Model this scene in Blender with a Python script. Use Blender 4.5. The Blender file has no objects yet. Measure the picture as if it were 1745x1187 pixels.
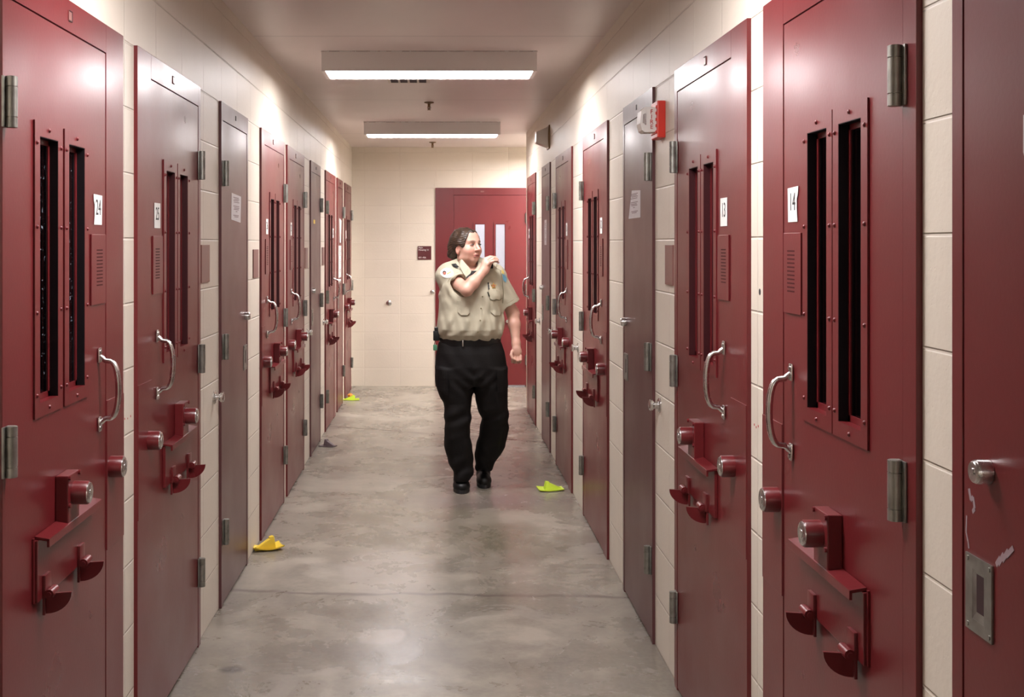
import bpy, bmesh, math, random
import numpy as np
from mathutils import Vector, Matrix

# ------------------------------------------------------------------ camera, world, exposure
scn = bpy.context.scene
COL = scn.collection
CAMZ, FPX, VX, VY = 1.61, 2000.0, 745.0, 415.0          # eye height, focal length in px, vanishing point
cd = bpy.data.cameras.new('camera')
cam = bpy.data.objects.new('camera', cd); COL.objects.link(cam)
cam.location = (0, 0, CAMZ); cam.rotation_euler = (math.radians(90), 0, 0)
cd.sensor_fit = 'HORIZONTAL'; cd.sensor_width = 36.0
cd.lens = 36.0 * FPX / 1745.0
cd.shift_x = (1745 / 2 - VX) / 1745.0
cd.shift_y = -(1187 / 2 - VY) / 1745.0
cd.clip_start = 0.05
scn.camera = cam
w = bpy.data.worlds.new('world'); scn.world = w; w.use_nodes = True
w.node_tree.nodes['Background'].inputs[0].default_value = (0.02, 0.02, 0.025, 1)
w.node_tree.nodes['Background'].inputs[1].default_value = 0.3
scn.view_settings.view_transform = 'Standard'
try: scn.view_settings.look = 'None'
except Exception: pass
scn.view_settings.gamma = 1.0
scn.view_settings.use_curve_mapping = False
scn.view_settings.exposure = 1.0
LENS_POWER = 24.0

XL, XR = -0.952, 0.865          # planes of the door faces, left and right
WL, WR = -0.964, 0.877          # planes of the block walls
CEIL, YEND, YBACK, YCORNER = 2.70, 13.25, -6.0, 11.55
random.seed(7)

# ------------------------------------------------------------------ materials
def mat(name, col, rough=0.5, metal=0.0, spec=0.5, bump=0.0, bscale=200, vary=0.0, vscale=3.0, coat=0.0, emit=None, estr=0.0, trans=0.0):
    m = bpy.data.materials.new(name); m.use_nodes = True
    nt = m.node_tree; b = nt.nodes['Principled BSDF']
    b.inputs['Base Color'].default_value = (*col, 1)
    b.inputs['Roughness'].default_value = rough
    b.inputs['Metallic'].default_value = metal
    b.inputs['Specular IOR Level'].default_value = spec
    b.inputs['Coat Weight'].default_value = coat
    b.inputs['Coat Roughness'].default_value = 0.25
    b.inputs['Transmission Weight'].default_value = trans
    if emit:
        b.inputs['Emission Color'].default_value = (*emit, 1); b.inputs['Emission Strength'].default_value = estr
    tc = nt.nodes.new('ShaderNodeTexCoord')
    if vary:
        n = nt.nodes.new('ShaderNodeTexNoise'); n.inputs['Scale'].default_value = vscale; n.inputs['Detail'].default_value = 5
        nt.links.new(tc.outputs['Object'], n.inputs['Vector'])
        r = nt.nodes.new('ShaderNodeMapRange'); r.inputs[1].default_value = 0.3; r.inputs[2].default_value = 0.7
        r.inputs[3].default_value = 1 - vary; r.inputs[4].default_value = 1 + vary
        nt.links.new(n.outputs['Fac'], r.inputs[0])
        mx = nt.nodes.new('ShaderNodeMix'); mx.data_type = 'RGBA'; mx.blend_type = 'MULTIPLY'; mx.inputs[0].default_value = 1
        mx.inputs[6].default_value = (*col, 1)
        nt.links.new(r.outputs[0], mx.inputs[7]); nt.links.new(mx.outputs[2], b.inputs['Base Color'])
        r2 = nt.nodes.new('ShaderNodeMapRange'); r2.inputs[1].default_value = 0.3; r2.inputs[2].default_value = 0.7
        r2.inputs[3].default_value = max(0, rough - 0.05); r2.inputs[4].default_value = rough + 0.06
        nt.links.new(n.outputs['Fac'], r2.inputs[0]); nt.links.new(r2.outputs[0], b.inputs['Roughness'])
    if bump:
        n = nt.nodes.new('ShaderNodeTexNoise'); n.inputs['Scale'].default_value = bscale; n.inputs['Detail'].default_value = 3
        nt.links.new(tc.outputs['Object'], n.inputs['Vector'])
        bp = nt.nodes.new('ShaderNodeBump'); bp.inputs['Strength'].default_value = bump; bp.inputs['Distance'].default_value = 0.002
        nt.links.new(n.outputs['Fac'], bp.inputs['Height']); nt.links.new(bp.outputs[0], b.inputs['Normal'])
    return m

M = {}
M['maroon'] = mat('maroon_paint', (0.128, 0.0120, 0.0145), 0.32, bump=0.08, bscale=90, vary=0.05, vscale=2.5)
M['brown'] = mat('brown_maroon_paint', (0.100, 0.034, 0.037), 0.34, bump=0.08, bscale=90, vary=0.05, vscale=2.5)
M['steel'] = mat('dull_steel', (0.30, 0.30, 0.27), 0.42, metal=0.85, vary=0.25, vscale=30)
M['chrome'] = mat('satin_chrome', (0.62, 0.61, 0.60), 0.25, metal=1.0, vary=0.15, vscale=25)
M['glass'] = mat('dark_window_glass', (0.35, 0.38, 0.45), 0.06, trans=1.0)
def speckle(m):
    nt = m.node_tree; b = nt.nodes['Principled BSDF']; tc = nt.nodes.new('ShaderNodeTexCoord'); n = nt.nodes.new('ShaderNodeTexNoise')
    n.inputs['Scale'].default_value = 95; n.inputs['Detail'].default_value = 2; nt.links.new(tc.outputs['Object'], n.inputs['Vector'])
    r = nt.nodes.new('ShaderNodeMapRange'); r.inputs[1].default_value = .66; r.inputs[2].default_value = .72; r.inputs[3].default_value = 1.0; r.inputs[4].default_value = .35
    nt.links.new(n.outputs['Fac'], r.inputs[0]); nt.links.new(r.outputs[0], b.inputs['Transmission Weight'])
M['glass_spotted'] = mat('spotted_window_glass', (0.35, 0.38, 0.45), 0.06, trans=1.0); speckle(M['glass_spotted'])
M['paper'] = mat('white_paper', (0.78, 0.77, 0.74), 0.7, vary=0.05, vscale=20)
M['notice'] = mat('notice_paper', (0.55, 0.52, 0.54), 0.45, vary=0.08, vscale=20)
M['ink'] = mat('black_ink', (0.02, 0.02, 0.022), 0.6)
M['greyink'] = mat('faded_ink', (0.22, 0.16, 0.17), 0.6)
M['redink'] = mat('red_lettering', (0.45, 0.03, 0.03), 0.5)
M['fixture'] = mat('fixture_white_enamel', (0.78, 0.74, 0.72), 0.35)
M['sign'] = mat('sign_maroon', (0.085, 0.010, 0.012), 0.4)
M['plate'] = mat('wall_plate_brown', (0.20, 0.085, 0.075), 0.35)
M['signtext'] = mat('sign_lettering', (0.75, 0.70, 0.68), 0.5)
M['red'] = mat('alarm_red', (0.62, 0.03, 0.015), 0.35)
M['cream'] = mat('device_cream', (0.62, 0.56, 0.48), 0.4)
M['strobe'] = mat('strobe_white', (0.75, 0.73, 0.70), 0.3)
M['brass'] = mat('aged_brass', (0.20, 0.12, 0.06), 0.4, metal=0.8)
M['lime'] = mat('lime_rubber', (0.60, 0.78, 0.05), 0.55, bump=0.3, bscale=60)
M['yellow'] = mat('yellow_rubber', (0.85, 0.62, 0.05), 0.55, bump=0.3, bscale=60)
M['grey'] = mat('grey_rubber', (0.13, 0.09, 0.095), 0.6, bump=0.3, bscale=60)
M['orange'] = mat('orange_paper', (0.85, 0.35, 0.06), 0.6)
M['scuff'] = mat('scuffed_primer', (0.30, 0.22, 0.24), 0.6)
M['reveal'] = mat('black_reveal_liner', (0.010, 0.007, 0.009), 0.6, spec=.2)  # near-black strips lining the window recesses of the two nearest cell doors
M['slotred'] = mat('dark_maroon_slot', (0.045, 0.005, 0.006), 0.6, spec=.2)
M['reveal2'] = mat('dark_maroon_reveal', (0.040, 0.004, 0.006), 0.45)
M['darkslot'] = mat('dark_recess', (0.030, 0.008, 0.009), 0.7)

def lens_mat(k=1.0):
    m = bpy.data.materials.new('lens_light'); m.use_nodes = True
    b = m.node_tree.nodes['Principled BSDF']
    b.inputs['Base Color'].default_value = (0.9, 0.9, 0.9, 1)
    b.inputs['Emission Color'].default_value = (1.0, 0.955, 0.96, 1)
    b.inputs['Emission Strength'].default_value = LENS_POWER * k
    return m
M['lens'] = lens_mat(); M['lens_bright'] = lens_mat(2.2)

def block_mat(name, horiz, phase, joint=.003):
    """painted concrete block, stack bond 0.4064 x 0.2032"""
    m = bpy.data.materials.new(name); m.use_nodes = True
    nt = m.node_tree; N = nt.nodes; L = nt.links; b = N['Principled BSDF']
    g = N.new('ShaderNodeNewGeometry'); sp = N.new('ShaderNodeSeparateXYZ'); L.new(g.outputs['Position'], sp.inputs[0])
    ad = N.new('ShaderNodeMath'); ad.operation = 'ADD'; ad.inputs[1].default_value = -phase + 40.64
    L.new(sp.outputs[horiz], ad.inputs[0])
    cb = N.new('ShaderNodeCombineXYZ'); L.new(ad.outputs[0], cb.inputs[0]); L.new(sp.outputs['Z'], cb.inputs[1])
    br = N.new('ShaderNodeTexBrick'); br.offset = 0.0; br.squash = 1.0
    br.inputs['Scale'].default_value = 1.0; br.inputs['Mortar Size'].default_value = 0.0045
    br.inputs['Mortar Smooth'].default_value = 0.7; br.inputs['Bias'].default_value = 0
    br.inputs['Brick Width'].default_value = 0.4064; br.inputs['Row Height'].default_value = 0.2032
    br.inputs['Color1'].default_value = (0.69, 0.625, 0.53, 1); br.inputs['Color2'].default_value = (0.71, 0.645, 0.55, 1)
    br.inputs['Mortar'].default_value = (0.70, 0.63, 0.54, 1)
    L.new(cb.outputs[0], br.inputs['Vector'])
    n = N.new('ShaderNodeTexNoise'); n.inputs['Scale'].default_value = 1.3; n.inputs['Detail'].default_value = 6
    L.new(g.outputs['Position'], n.inputs['Vector'])
    r = N.new('ShaderNodeMapRange'); r.inputs[1].default_value = .3; r.inputs[2].default_value = .7; r.inputs[3].default_value = .93; r.inputs[4].default_value = 1.04
    L.new(n.outputs['Fac'], r.inputs[0])
    mx = N.new('ShaderNodeMix'); mx.data_type = 'RGBA'; mx.blend_type = 'MULTIPLY'; mx.inputs[0].default_value = 1
    L.new(br.outputs['Color'], mx.inputs[6]); L.new(r.outputs[0], mx.inputs[7]); L.new(mx.outputs[2], b.inputs['Base Color'])
    b.inputs['Roughness'].default_value = 0.46; b.inputs['Specular IOR Level'].default_value = 0.35
    n2 = N.new('ShaderNodeTexNoise'); n2.inputs['Scale'].default_value = 70; n2.inputs['Detail'].default_value = 4
    L.new(g.outputs['Position'], n2.inputs['Vector'])
    n3 = N.new('ShaderNodeTexVoronoi'); n3.inputs['Scale'].default_value = 55
    L.new(g.outputs['Position'], n3.inputs['Vector'])
    pit = N.new('ShaderNodeMapRange'); pit.inputs[1].default_value = 0.0; pit.inputs[2].default_value = 0.16; L.new(n3.outputs['Distance'], pit.inputs[0])
    b1 = N.new('ShaderNodeBump'); b1.inputs['Strength'].default_value = 0.35; b1.inputs['Distance'].default_value = 0.002; L.new(n2.outputs['Fac'], b1.inputs['Height'])
    b3 = N.new('ShaderNodeBump'); b3.inputs['Strength'].default_value = 0.3; b3.inputs['Distance'].default_value = 0.001
    L.new(pit.outputs[0], b3.inputs['Height']); L.new(b1.outputs[0], b3.inputs['Normal'])
    b2 = N.new('ShaderNodeBump'); b2.invert = True; b2.inputs['Strength'].default_value = 1.0; b2.inputs['Distance'].default_value = joint
    L.new(br.outputs['Fac'], b2.inputs['Height']); L.new(b3.outputs[0], b2.inputs['Normal']); L.new(b2.outputs[0], b.inputs['Normal'])
    return m
M['blockY'] = block_mat('painted_block_side', 'Y', 0.366)
M['blockX'] = block_mat('painted_block_end', 'X', -0.823, .0014)

def ceiling_mat():
    m = bpy.data.materials.new('painted_ceiling'); m.use_nodes = True
    nt = m.node_tree; N = nt.nodes; L = nt.links; b = N['Principled BSDF']
    g = N.new('ShaderNodeNewGeometry'); sp = N.new('ShaderNodeSeparateXYZ'); L.new(g.outputs['Position'], sp.inputs[0])
    n = N.new('ShaderNodeTexNoise'); n.inputs['Scale'].default_value = 1.6; n.inputs['Detail'].default_value = 6
    L.new(g.outputs['Position'], n.inputs['Vector'])
    cr = N.new('ShaderNodeValToRGB'); cr.color_ramp.elements[0].position = .3; cr.color_ramp.elements[1].position = .7
    cr.color_ramp.elements[0].color = (0.68, 0.605, 0.585, 1); cr.color_ramp.elements[1].color = (0.73, 0.65, 0.63, 1)
    L.new(n.outputs['Fac'], cr.inputs[0])
    # panel joints across the corridor every 2.73 m, from y = 6.17
    a = N.new('ShaderNodeMath'); a.operation = 'ADD'; a.inputs[1].default_value = 27.3 - 6.17 + 1.365; L.new(sp.outputs['Y'], a.inputs[0])
    mo = N.new('ShaderNodeMath'); mo.operation = 'MODULO'; mo.inputs[1].default_value = 2.73; L.new(a.outputs[0], mo.inputs[0])
    s = N.new('ShaderNodeMath'); s.operation = 'SUBTRACT'; s.inputs[1].default_value = 1.365; L.new(mo.outputs[0], s.inputs[0])
    ab = N.new('ShaderNodeMath'); ab.operation = 'ABSOLUTE'; L.new(s.outputs[0], ab.inputs[0])
    r = N.new('ShaderNodeMapRange'); r.inputs[1].default_value = 0.006; r.inputs[2].default_value = 0.02; r.inputs[3].default_value = 0.82; r.inputs[4].default_value = 1.0
    L.new(ab.outputs[0], r.inputs[0])
    mx = N.new('ShaderNodeMix'); mx.data_type = 'RGBA'; mx.blend_type = 'MULTIPLY'; mx.inputs[0].default_value = 1
    L.new(cr.outputs[0], mx.inputs[6]); L.new(r.outputs[0], mx.inputs[7]); L.new(mx.outputs[2], b.inputs['Base Color'])
    b.inputs['Roughness'].default_value = 0.38
    n2 = N.new('ShaderNodeTexNoise'); n2.inputs['Scale'].default_value = 12; n2.inputs['Detail'].default_value = 6
    L.new(g.outputs['Position'], n2.inputs['Vector'])
    b1 = N.new('ShaderNodeBump'); b1.inputs['Strength'].default_value = 0.25; b1.inputs['Distance'].default_value = 0.004; L.new(n2.outputs['Fac'], b1.inputs['Height'])
    L.new(b1.outputs[0], b.inputs['Normal'])
    return m
M['ceiling'] = ceiling_mat()

def floor_mat():
    m = bpy.data.materials.new('polished_concrete'); m.use_nodes = True
    nt = m.node_tree; N = nt.nodes; L = nt.links; b = N['Principled BSDF']
    g = N.new('ShaderNodeNewGeometry'); sp = N.new('ShaderNodeSeparateXYZ'); L.new(g.outputs['Position'], sp.inputs[0])
    def noise(sc, det=6, rough=.6, dist=0.0, vec=None):
        n = N.new('ShaderNodeTexNoise'); n.inputs['Scale'].default_value = sc; n.inputs['Detail'].default_value = det
        n.inputs['Roughness'].default_value = rough; n.inputs['Distortion'].default_value = dist
        L.new(vec or g.outputs['Position'], n.inputs['Vector']); return n
    def mrange(src, a0, a1, o0, o1):
        r = N.new('ShaderNodeMapRange'); r.inputs[1].default_value = a0; r.inputs[2].default_value = a1; r.inputs[3].default_value = o0; r.inputs[4].default_value = o1
        L.new(src, r.inputs[0]); return r.outputs[0]
    def math_(op, a, bb):
        n = N.new('ShaderNodeMath'); n.operation = op
        for i, v in enumerate((a, bb)):
            if isinstance(v, (int, float)): n.inputs[i].default_value = v
            elif v is not None: L.new(v, n.inputs[i])
        return n.outputs[0]
    def mixc(fac, c1, c2, mode='MIX'):
        x = N.new('ShaderNodeMix'); x.data_type = 'RGBA'; x.blend_type = mode
        for i, v in ((0, fac), (6, c1), (7, c2)):
            if isinstance(v, (int, float)): x.inputs[i].default_value = v
            elif isinstance(v, tuple): x.inputs[i].default_value = v
            else: L.new(v, x.inputs[i])
        return x.outputs[2]
    n1 = noise(1.7, 8, .62, .6); n2 = noise(5.5, 6, .65); n3 = noise(45, 4, .6)
    cr = N.new('ShaderNodeValToRGB'); e = cr.color_ramp.elements
    e[0].position = .37; e[0].color = (0.165, 0.146, 0.114, 1); e[1].position = .61; e[1].color = (0.385, 0.350, 0.285, 1)
    k = e.new(.5); k.color = (0.240, 0.215, 0.170, 1)
    L.new(math_('ADD', math_('MULTIPLY', n1.outputs['Fac'], .62), math_('MULTIPLY', n2.outputs['Fac'], .38)), cr.inputs[0])
    c = cr.outputs[0]
    # pale mineral blotches with crisp margins
    p = noise(2.3, 7, .7, 1.0)
    c = mixc(mrange(p.outputs['Fac'], .575, .615, 0, .26), c, (0.47, 0.43, 0.385, 1))
    c = mixc(mrange(n3.outputs['Fac'], .35, .7, .0, .22), c, (0.44, 0.40, 0.35, 1))
    # dark stain patches
    def patch(cx, cy, rx, ry, amount, col, edge=0.25):
        nonlocal c
        dx = math_('DIVIDE', math_('SUBTRACT', sp.outputs['X'], cx), rx); dy = math_('DIVIDE', math_('SUBTRACT', sp.outputs['Y'], cy), ry)
        d = math_('SQRT', math_('ADD', math_('MULTIPLY', dx, dx), math_('MULTIPLY', dy, dy)), None)
        d = math_('ADD', d, math_('MULTIPLY', math_('SUBTRACT', n2.outputs['Fac'], .5), 1.6))
        c = mixc(mrange(d, 1 - edge, 1 + edge, amount, 0), c, col)
    patch(0.02, 6.9, .55, .75, .45, (0.17, 0.145, 0.10, 1), .6)
    patch(0.45, 6.35, .22, .35, .5, (0.15, 0.135, 0.085, 1), .4)
    patch(-0.23, 4.81, .10, .10, .65, (0.45, 0.405, 0.355, 1), .12)
    patch(-0.25, 5.75, .22, .45, .55, (0.44, 0.40, 0.355, 1), .15)
    patch(-0.78, 4.44, .05, .035, .8, (0.07, 0.06, 0.055, 1), .3)
    patch(0.30, 7.35, .5, .2, .45, (0.16, 0.12, 0.12, 1), .5)
    patch(-0.02, 4.6, .35, .22, .40, (0.16, 0.14, 0.12, 1), .4)
    # two cracks / joints across the corridor
    wig = math_('MULTIPLY', math_('SUBTRACT', noise(2.5, 3).outputs['Fac'], .5), .16)
    for (ya, slope, amt) in ((5.395, -0.05, .75), (9.93, -0.455, .7)):
        d = math_('ABSOLUTE', math_('ADD', math_('SUBTRACT', math_('SUBTRACT', sp.outputs['Y'], ya), math_('MULTIPLY', sp.outputs['X'], slope)), wig), None)
        c = mixc(mrange(d, .007 if ya < 8 else .012, .026 if ya < 8 else .045, amt, 0), c, (0.11, 0.085, 0.07, 1))
    # floor colour darker towards the walls, edge broken up by noise
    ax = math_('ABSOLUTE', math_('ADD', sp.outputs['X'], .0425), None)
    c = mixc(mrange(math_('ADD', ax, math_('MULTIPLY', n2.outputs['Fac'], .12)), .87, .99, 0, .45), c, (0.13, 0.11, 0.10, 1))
    L.new(c, b.inputs['Base Color'])
    L.new(mrange(math_('ADD', math_('MULTIPLY', n1.outputs['Fac'], .5), math_('MULTIPLY', p.outputs['Fac'], .5)), .38, .62, .20, .36), b.inputs['Roughness'])
    b.inputs['Specular IOR Level'].default_value = 0.5
    bp = N.new('ShaderNodeBump'); bp.inputs['Strength'].default_value = .14; bp.inputs['Distance'].default_value = .004
    L.new(noise(14, 8, .7).outputs['Fac'], bp.inputs['Height']); L.new(bp.outputs[0], b.inputs['Normal'])
    return m
M['floor'] = floor_mat()

# ------------------------------------------------------------------ mesh helpers (world coordinates, made local to the root thing)
def tag(o, label=None, cat=None, group=None, kind=None):
    if label: o['label'] = label
    if cat: o['category'] = cat
    if group: o['group'] = group
    if kind: o['kind'] = kind
    return o
def root_of(o):
    while o.parent: o = o.parent
    return o
def empty(name, loc):
    o = bpy.data.objects.new(name, None); COL.objects.link(o); o.location = loc; o.empty_display_size = .1
    return o
def obj(name, bm, m, parent=None, loc=(0, 0, 0), smooth=False, label=None):
    L = Vector(root_of(parent).location) if parent else Vector(loc)
    bmesh.ops.recalc_face_normals(bm, faces=bm.faces[:])
    bmesh.ops.translate(bm, verts=bm.verts[:], vec=-L)
    me = bpy.data.meshes.new(name); bm.to_mesh(me); bm.free()
    me.materials.append(m)
    if smooth:
        me.polygons.foreach_set('use_smooth', [True] * len(me.polygons))
        try: me.set_sharp_from_angle(angle=math.radians(40))
        except Exception: pass
    o = bpy.data.objects.new(name, me); COL.objects.link(o)
    if parent: o.parent = parent
    else: o.location = L
    if label: o['label'] = label
    return o
def hexa(bm, pts, bev=0.0):
    """pts: 8 corners, bottom 4 then top 4"""
    v = [bm.verts.new(p) for p in pts]
    fs = [bm.faces.new([v[i] for i in q]) for q in ((0, 3, 2, 1), (4, 5, 6, 7), (0, 1, 5, 4), (1, 2, 6, 5), (2, 3, 7, 6), (3, 0, 4, 7))]
    if bev:
        ed = list({e for f in fs for e in f.edges})
        bmesh.ops.bevel(bm, geom=ed, offset=bev, segments=2, profile=.6, affect='EDGES', clamp_overlap=True)
def box(bm, x0, x1, y0, y1, z0, z1, bev=0.0):
    hexa(bm, [(x0, y0, z0), (x1, y0, z0), (x1, y1, z0), (x0, y1, z0), (x0, y0, z1), (x1, y0, z1), (x1, y1, z1), (x0, y1, z1)], bev)
def tube(bm, pts, r, seg=12, caps=True, up=None):
    pts = [Vector(p) for p in pts]; rs = r if isinstance(r, (list, tuple)) else [r] * len(pts)
    rings = []; prev = None
    for i, p in enumerate(pts):
        t = (pts[min(i + 1, len(pts) - 1)] - pts[max(i - 1, 0)]).normalized()
        if prev is None:
            a = Vector(up) if up else (Vector((0, 0, 1)) if abs(t.z) < .9 else Vector((1, 0, 0)))
        else: a = prev
        a = (a - t * a.dot(t)).normalized(); b = t.cross(a); prev = a
        rings.append([bm.verts.new(p + (a * math.cos(q) + b * math.sin(q)) * rs[i]) for q in [2 * math.pi * k / seg for k in range(seg)]])
    for A, B in zip(rings, rings[1:]):
        for k in range(seg): bm.faces.new((A[k], A[(k + 1) % seg], B[(k + 1) % seg], B[k]))
    if caps: bm.faces.new(rings[0]); bm.faces.new(rings[-1])
def prism(bm, outline, vec):
    """outline: list of 3D points, extruded by vec"""
    vec = Vector(vec); a = [bm.verts.new(p) for p in outline]; b = [bm.verts.new(Vector(p) + vec) for p in outline]
    bm.faces.new(a); bm.faces.new(b[::-1])
    n = len(a)
    for i in range(n): bm.faces.new((a[i], a[(i + 1) % n], b[(i + 1) % n], b[i]))
def text(name, s, origin, xdir, updir, size, m, parent, depth=0.0006, spacing=1.0, sx=1.0, align='CENTER'):
    cu = bpy.data.curves.new(name, 'FONT'); cu.body = s; cu.size = size; cu.extrude = depth; cu.align_x = align; cu.align_y = 'CENTER'; cu.space_line = spacing
    tmp = bpy.data.objects.new('tmp', cu); COL.objects.link(tmp)
    bpy.context.view_layer.update()
    me = bpy.data.meshes.new_from_object(tmp.evaluated_get(bpy.context.evaluated_depsgraph_get()))
    bpy.data.objects.remove(tmp); bpy.data.curves.remove(cu)
    xd = Vector(xdir).normalized(); ud = Vector(updir).normalized(); nd = xd.cross(ud)
    L = Vector(root_of(parent).location) if parent else Vector((0, 0, 0))
    for v in me.vertices: v.co = Vector(origin) + xd * v.co.x * sx + ud * v.co.y + nd * (v.co.z + depth) - L
    me.materials.clear(); me.materials.append(m)
    o = bpy.data.objects.new(name, me); COL.objects.link(o); o.parent = parent
    return o

# ------------------------------------------------------------------ openings, measured along the corridor
# side, latch-edge of frame, latch seam, hinge seam, hinge-edge of frame  (y in metres)
CELLS = [
 dict(n=1, side=-1, y=(3.590, 3.400, 2.610, 2.560), num='24', label='near left cell door numbered 24 with twin narrow windows, hinged on its near side', shade='maroon', near=2),
 dict(n=2, side=-1, y=(3.714, 3.943, 4.717, 4.764), num='25', label='second cell door on the left, greyish maroon, numbered 25, between the door numbered 24 and a plain brown door', shade='maroon', near=True),
 dict(n=4, side=-1, y=(6.340, 6.540, 7.340, 7.385), num='26', label='left cell door just past the plain brown door, yellow wedge at its foot', shade='maroon', near=False),
 dict(n=5, side=-1, y=(7.440, 7.640, 8.430, 8.490), num='27', label='left cell door directly after the one with the yellow wedge, no block wall between them', shade='maroon', near=False),
 dict(n=7, side=-1, y=(11.10, 10.91, 10.15, 10.05), num='28', label='left cell door beyond the second plain brown door, third from the end wall', shade='maroon', near=False),
 dict(n=9, side=-1, y=(12.10, 12.27, 13.05, 13.12), num='', label='farthest left cell door, in the corner by the end wall', shade='maroon', near=False),
 dict(n=11, side=1, y=(3.153, 2.966, 2.210, 2.116), num='14', label='near right cell door numbered 14 with deep narrow windows and a chrome pull', shade='maroon', near=2),
 dict(n=12, side=1, y=(3.271, 3.500, 4.279, 4.330), num='13', label='right cell door numbered 13, beside the red fire alarm', shade='maroon', near=True),
 dict(n=14, side=1, y=(5.970, 6.180, 7.020, 7.070), num='12', label='right cell door just past the plain brown door with the tilted notice', shade='maroon', near=False),
 dict(n=15, side=1, y=(7.560, 7.850, 8.630, 8.680), num='11', label='right cell door behind the lime green wedge', shade='maroon', near=False),
 dict(n=17, side=1, y=(11.45, 11.25, 10.50, 10.37), num='10', label='last cell door on the right, at the corner in front of the end door', shade='maroon', near=False),
]
# plain doors: near edge and far edge of the frame; hinge near
PLAIN = [
 dict(n=3, side=-1, y=(5.160, 5.960), label='plain brown door on the left with a paper notice, between two cell doors', hinge='near'),
 dict(n=6, side=-1, y=(8.830, 9.670), label='second plain brown door on the left, with a small yellow sticker, grey wedge past its foot', hinge='far'),
 dict(n=8, side=-1, y=(11.160, 11.960), label='plain reddish door on the left beside the farthest cell door, papers taped to it', hinge='far'),
 dict(n=10, side=1, y=(1.090, 1.995), label='dark maroon door at the right edge of the picture with a recessed steel pull', hinge='near'),
 dict(n=13, side=1, y=(4.710, 5.530), label='plain brown door on the right behind the fire alarm, tilted paper notice on it', hinge='near'),
 dict(n=16, side=1, y=(9.020, 9.830), label='narrow looking plain brown door on the right, before the last cell door', hinge='near'),
]
HEAD = 2.240
def refit(side, ys):
    # far edges and seams were measured on the frame face, the near edge on the block wall
    k = 0.9917 if side < 0 else 0.9886; kn = 1.004 if side < 0 else 1.002; n = min(ys)
    return tuple(y * (kn if y == n else k) for y in ys)
for c_ in CELLS + PLAIN: c_['y'] = refit(c_['side'], c_['y'])

# ------------------------------------------------------------------ the shell
def struct(name, bm, m, label, cat, parent=None):
    o = obj(name, bm, m, parent)
    if not parent: tag(o, label, cat, kind='structure')
    return o
def side_wall(side, y0, y1):
    bm = bmesh.new(); w_ = WL if side < 0 else WR; x0, x1 = (w_ - .2, w_) if side < 0 else (w_, w_ + .2)
    op = sorted([(min(c['y']), max(c['y'])) for c in CELLS + PLAIN if c['side'] == side])
    y = y0
    for a, b in op:
        if a > y + .004: box(bm, x0, x1, y, a, 0, HEAD)
        y = b
    if y1 > y: box(bm, x0, x1, y, y1, 0, HEAD)
    box(bm, x0, x1, y0, y1, HEAD, CEIL)
    return bm
wl = struct('wall_left', side_wall(-1, YBACK, YEND), M['blockY'], 'long cream painted block wall on the left, between the doors', 'wall')
wr = struct('wall_right', side_wall(1, YBACK, YCORNER), M['blockY'], 'long cream painted block wall on the right, ending at the side passage', 'wall')
bm = bmesh.new(); DX0, DX1 = -0.020, 1.050
box(bm, WL - .2, DX0, YEND, YEND + .2, 0, CEIL); box(bm, DX0, DX1, YEND, YEND + .2, HEAD, CEIL); box(bm, DX1, 3.4, YEND, YEND + .2, 0, CEIL)
we = struct('wall_end', bm, M['blockX'], 'cream painted block wall closing the far end of the corridor', 'wall')
bm = bmesh.new(); box(bm, WL - .2, WR + .2, YBACK - .2, YBACK, 0, CEIL)
struct('wall_back', bm, M['blockX'], 'block wall behind the camera', 'wall')
bm = bmesh.new(); box(bm, WR + .2, 3.2, YCORNER - .2, YCORNER, 0, CEIL)
struct('wall_passage', bm, M['blockX'], 'near block wall of the side passage', 'wall')
bm = bmesh.new(); box(bm, 3.2, 3.4, YCORNER - .2, YEND, 0, CEIL)
struct('wall_passage_end', bm, M['blockY'], 'far block wall of the side passage', 'wall')
bm = bmesh.new(); box(bm, WL - .2, 3.4, YBACK - .2, 16.2, -.1, 0)
struct('floor', bm, M['floor'], 'worn grey polished concrete floor with stains and cracks', 'floor')
bm = bmesh.new(); box(bm, WL - .2, 3.4, YBACK - .2, 16.2, CEIL, CEIL + .1)
struct('ceiling', bm, M['ceiling'], 'flat painted ceiling with light fixtures', 'ceiling')
# bright room behind the end door
bm = bmesh.new()
box(bm, WL - .2, 3.4, 16.0, 16.2, 0, CEIL); box(bm, WL - .2, WL, YEND + .2, 16.0, 0, CEIL); box(bm, 3.2, 3.4, YEND + .2, 16.0, 0, CEIL)
M['whitewall'] = mat('white_room_paint', (0.75, 0.74, 0.80), 0.7)
struct('wall_far_room', bm, M['whitewall'], 'white walls of the bright room behind the end door', 'wall')

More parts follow.
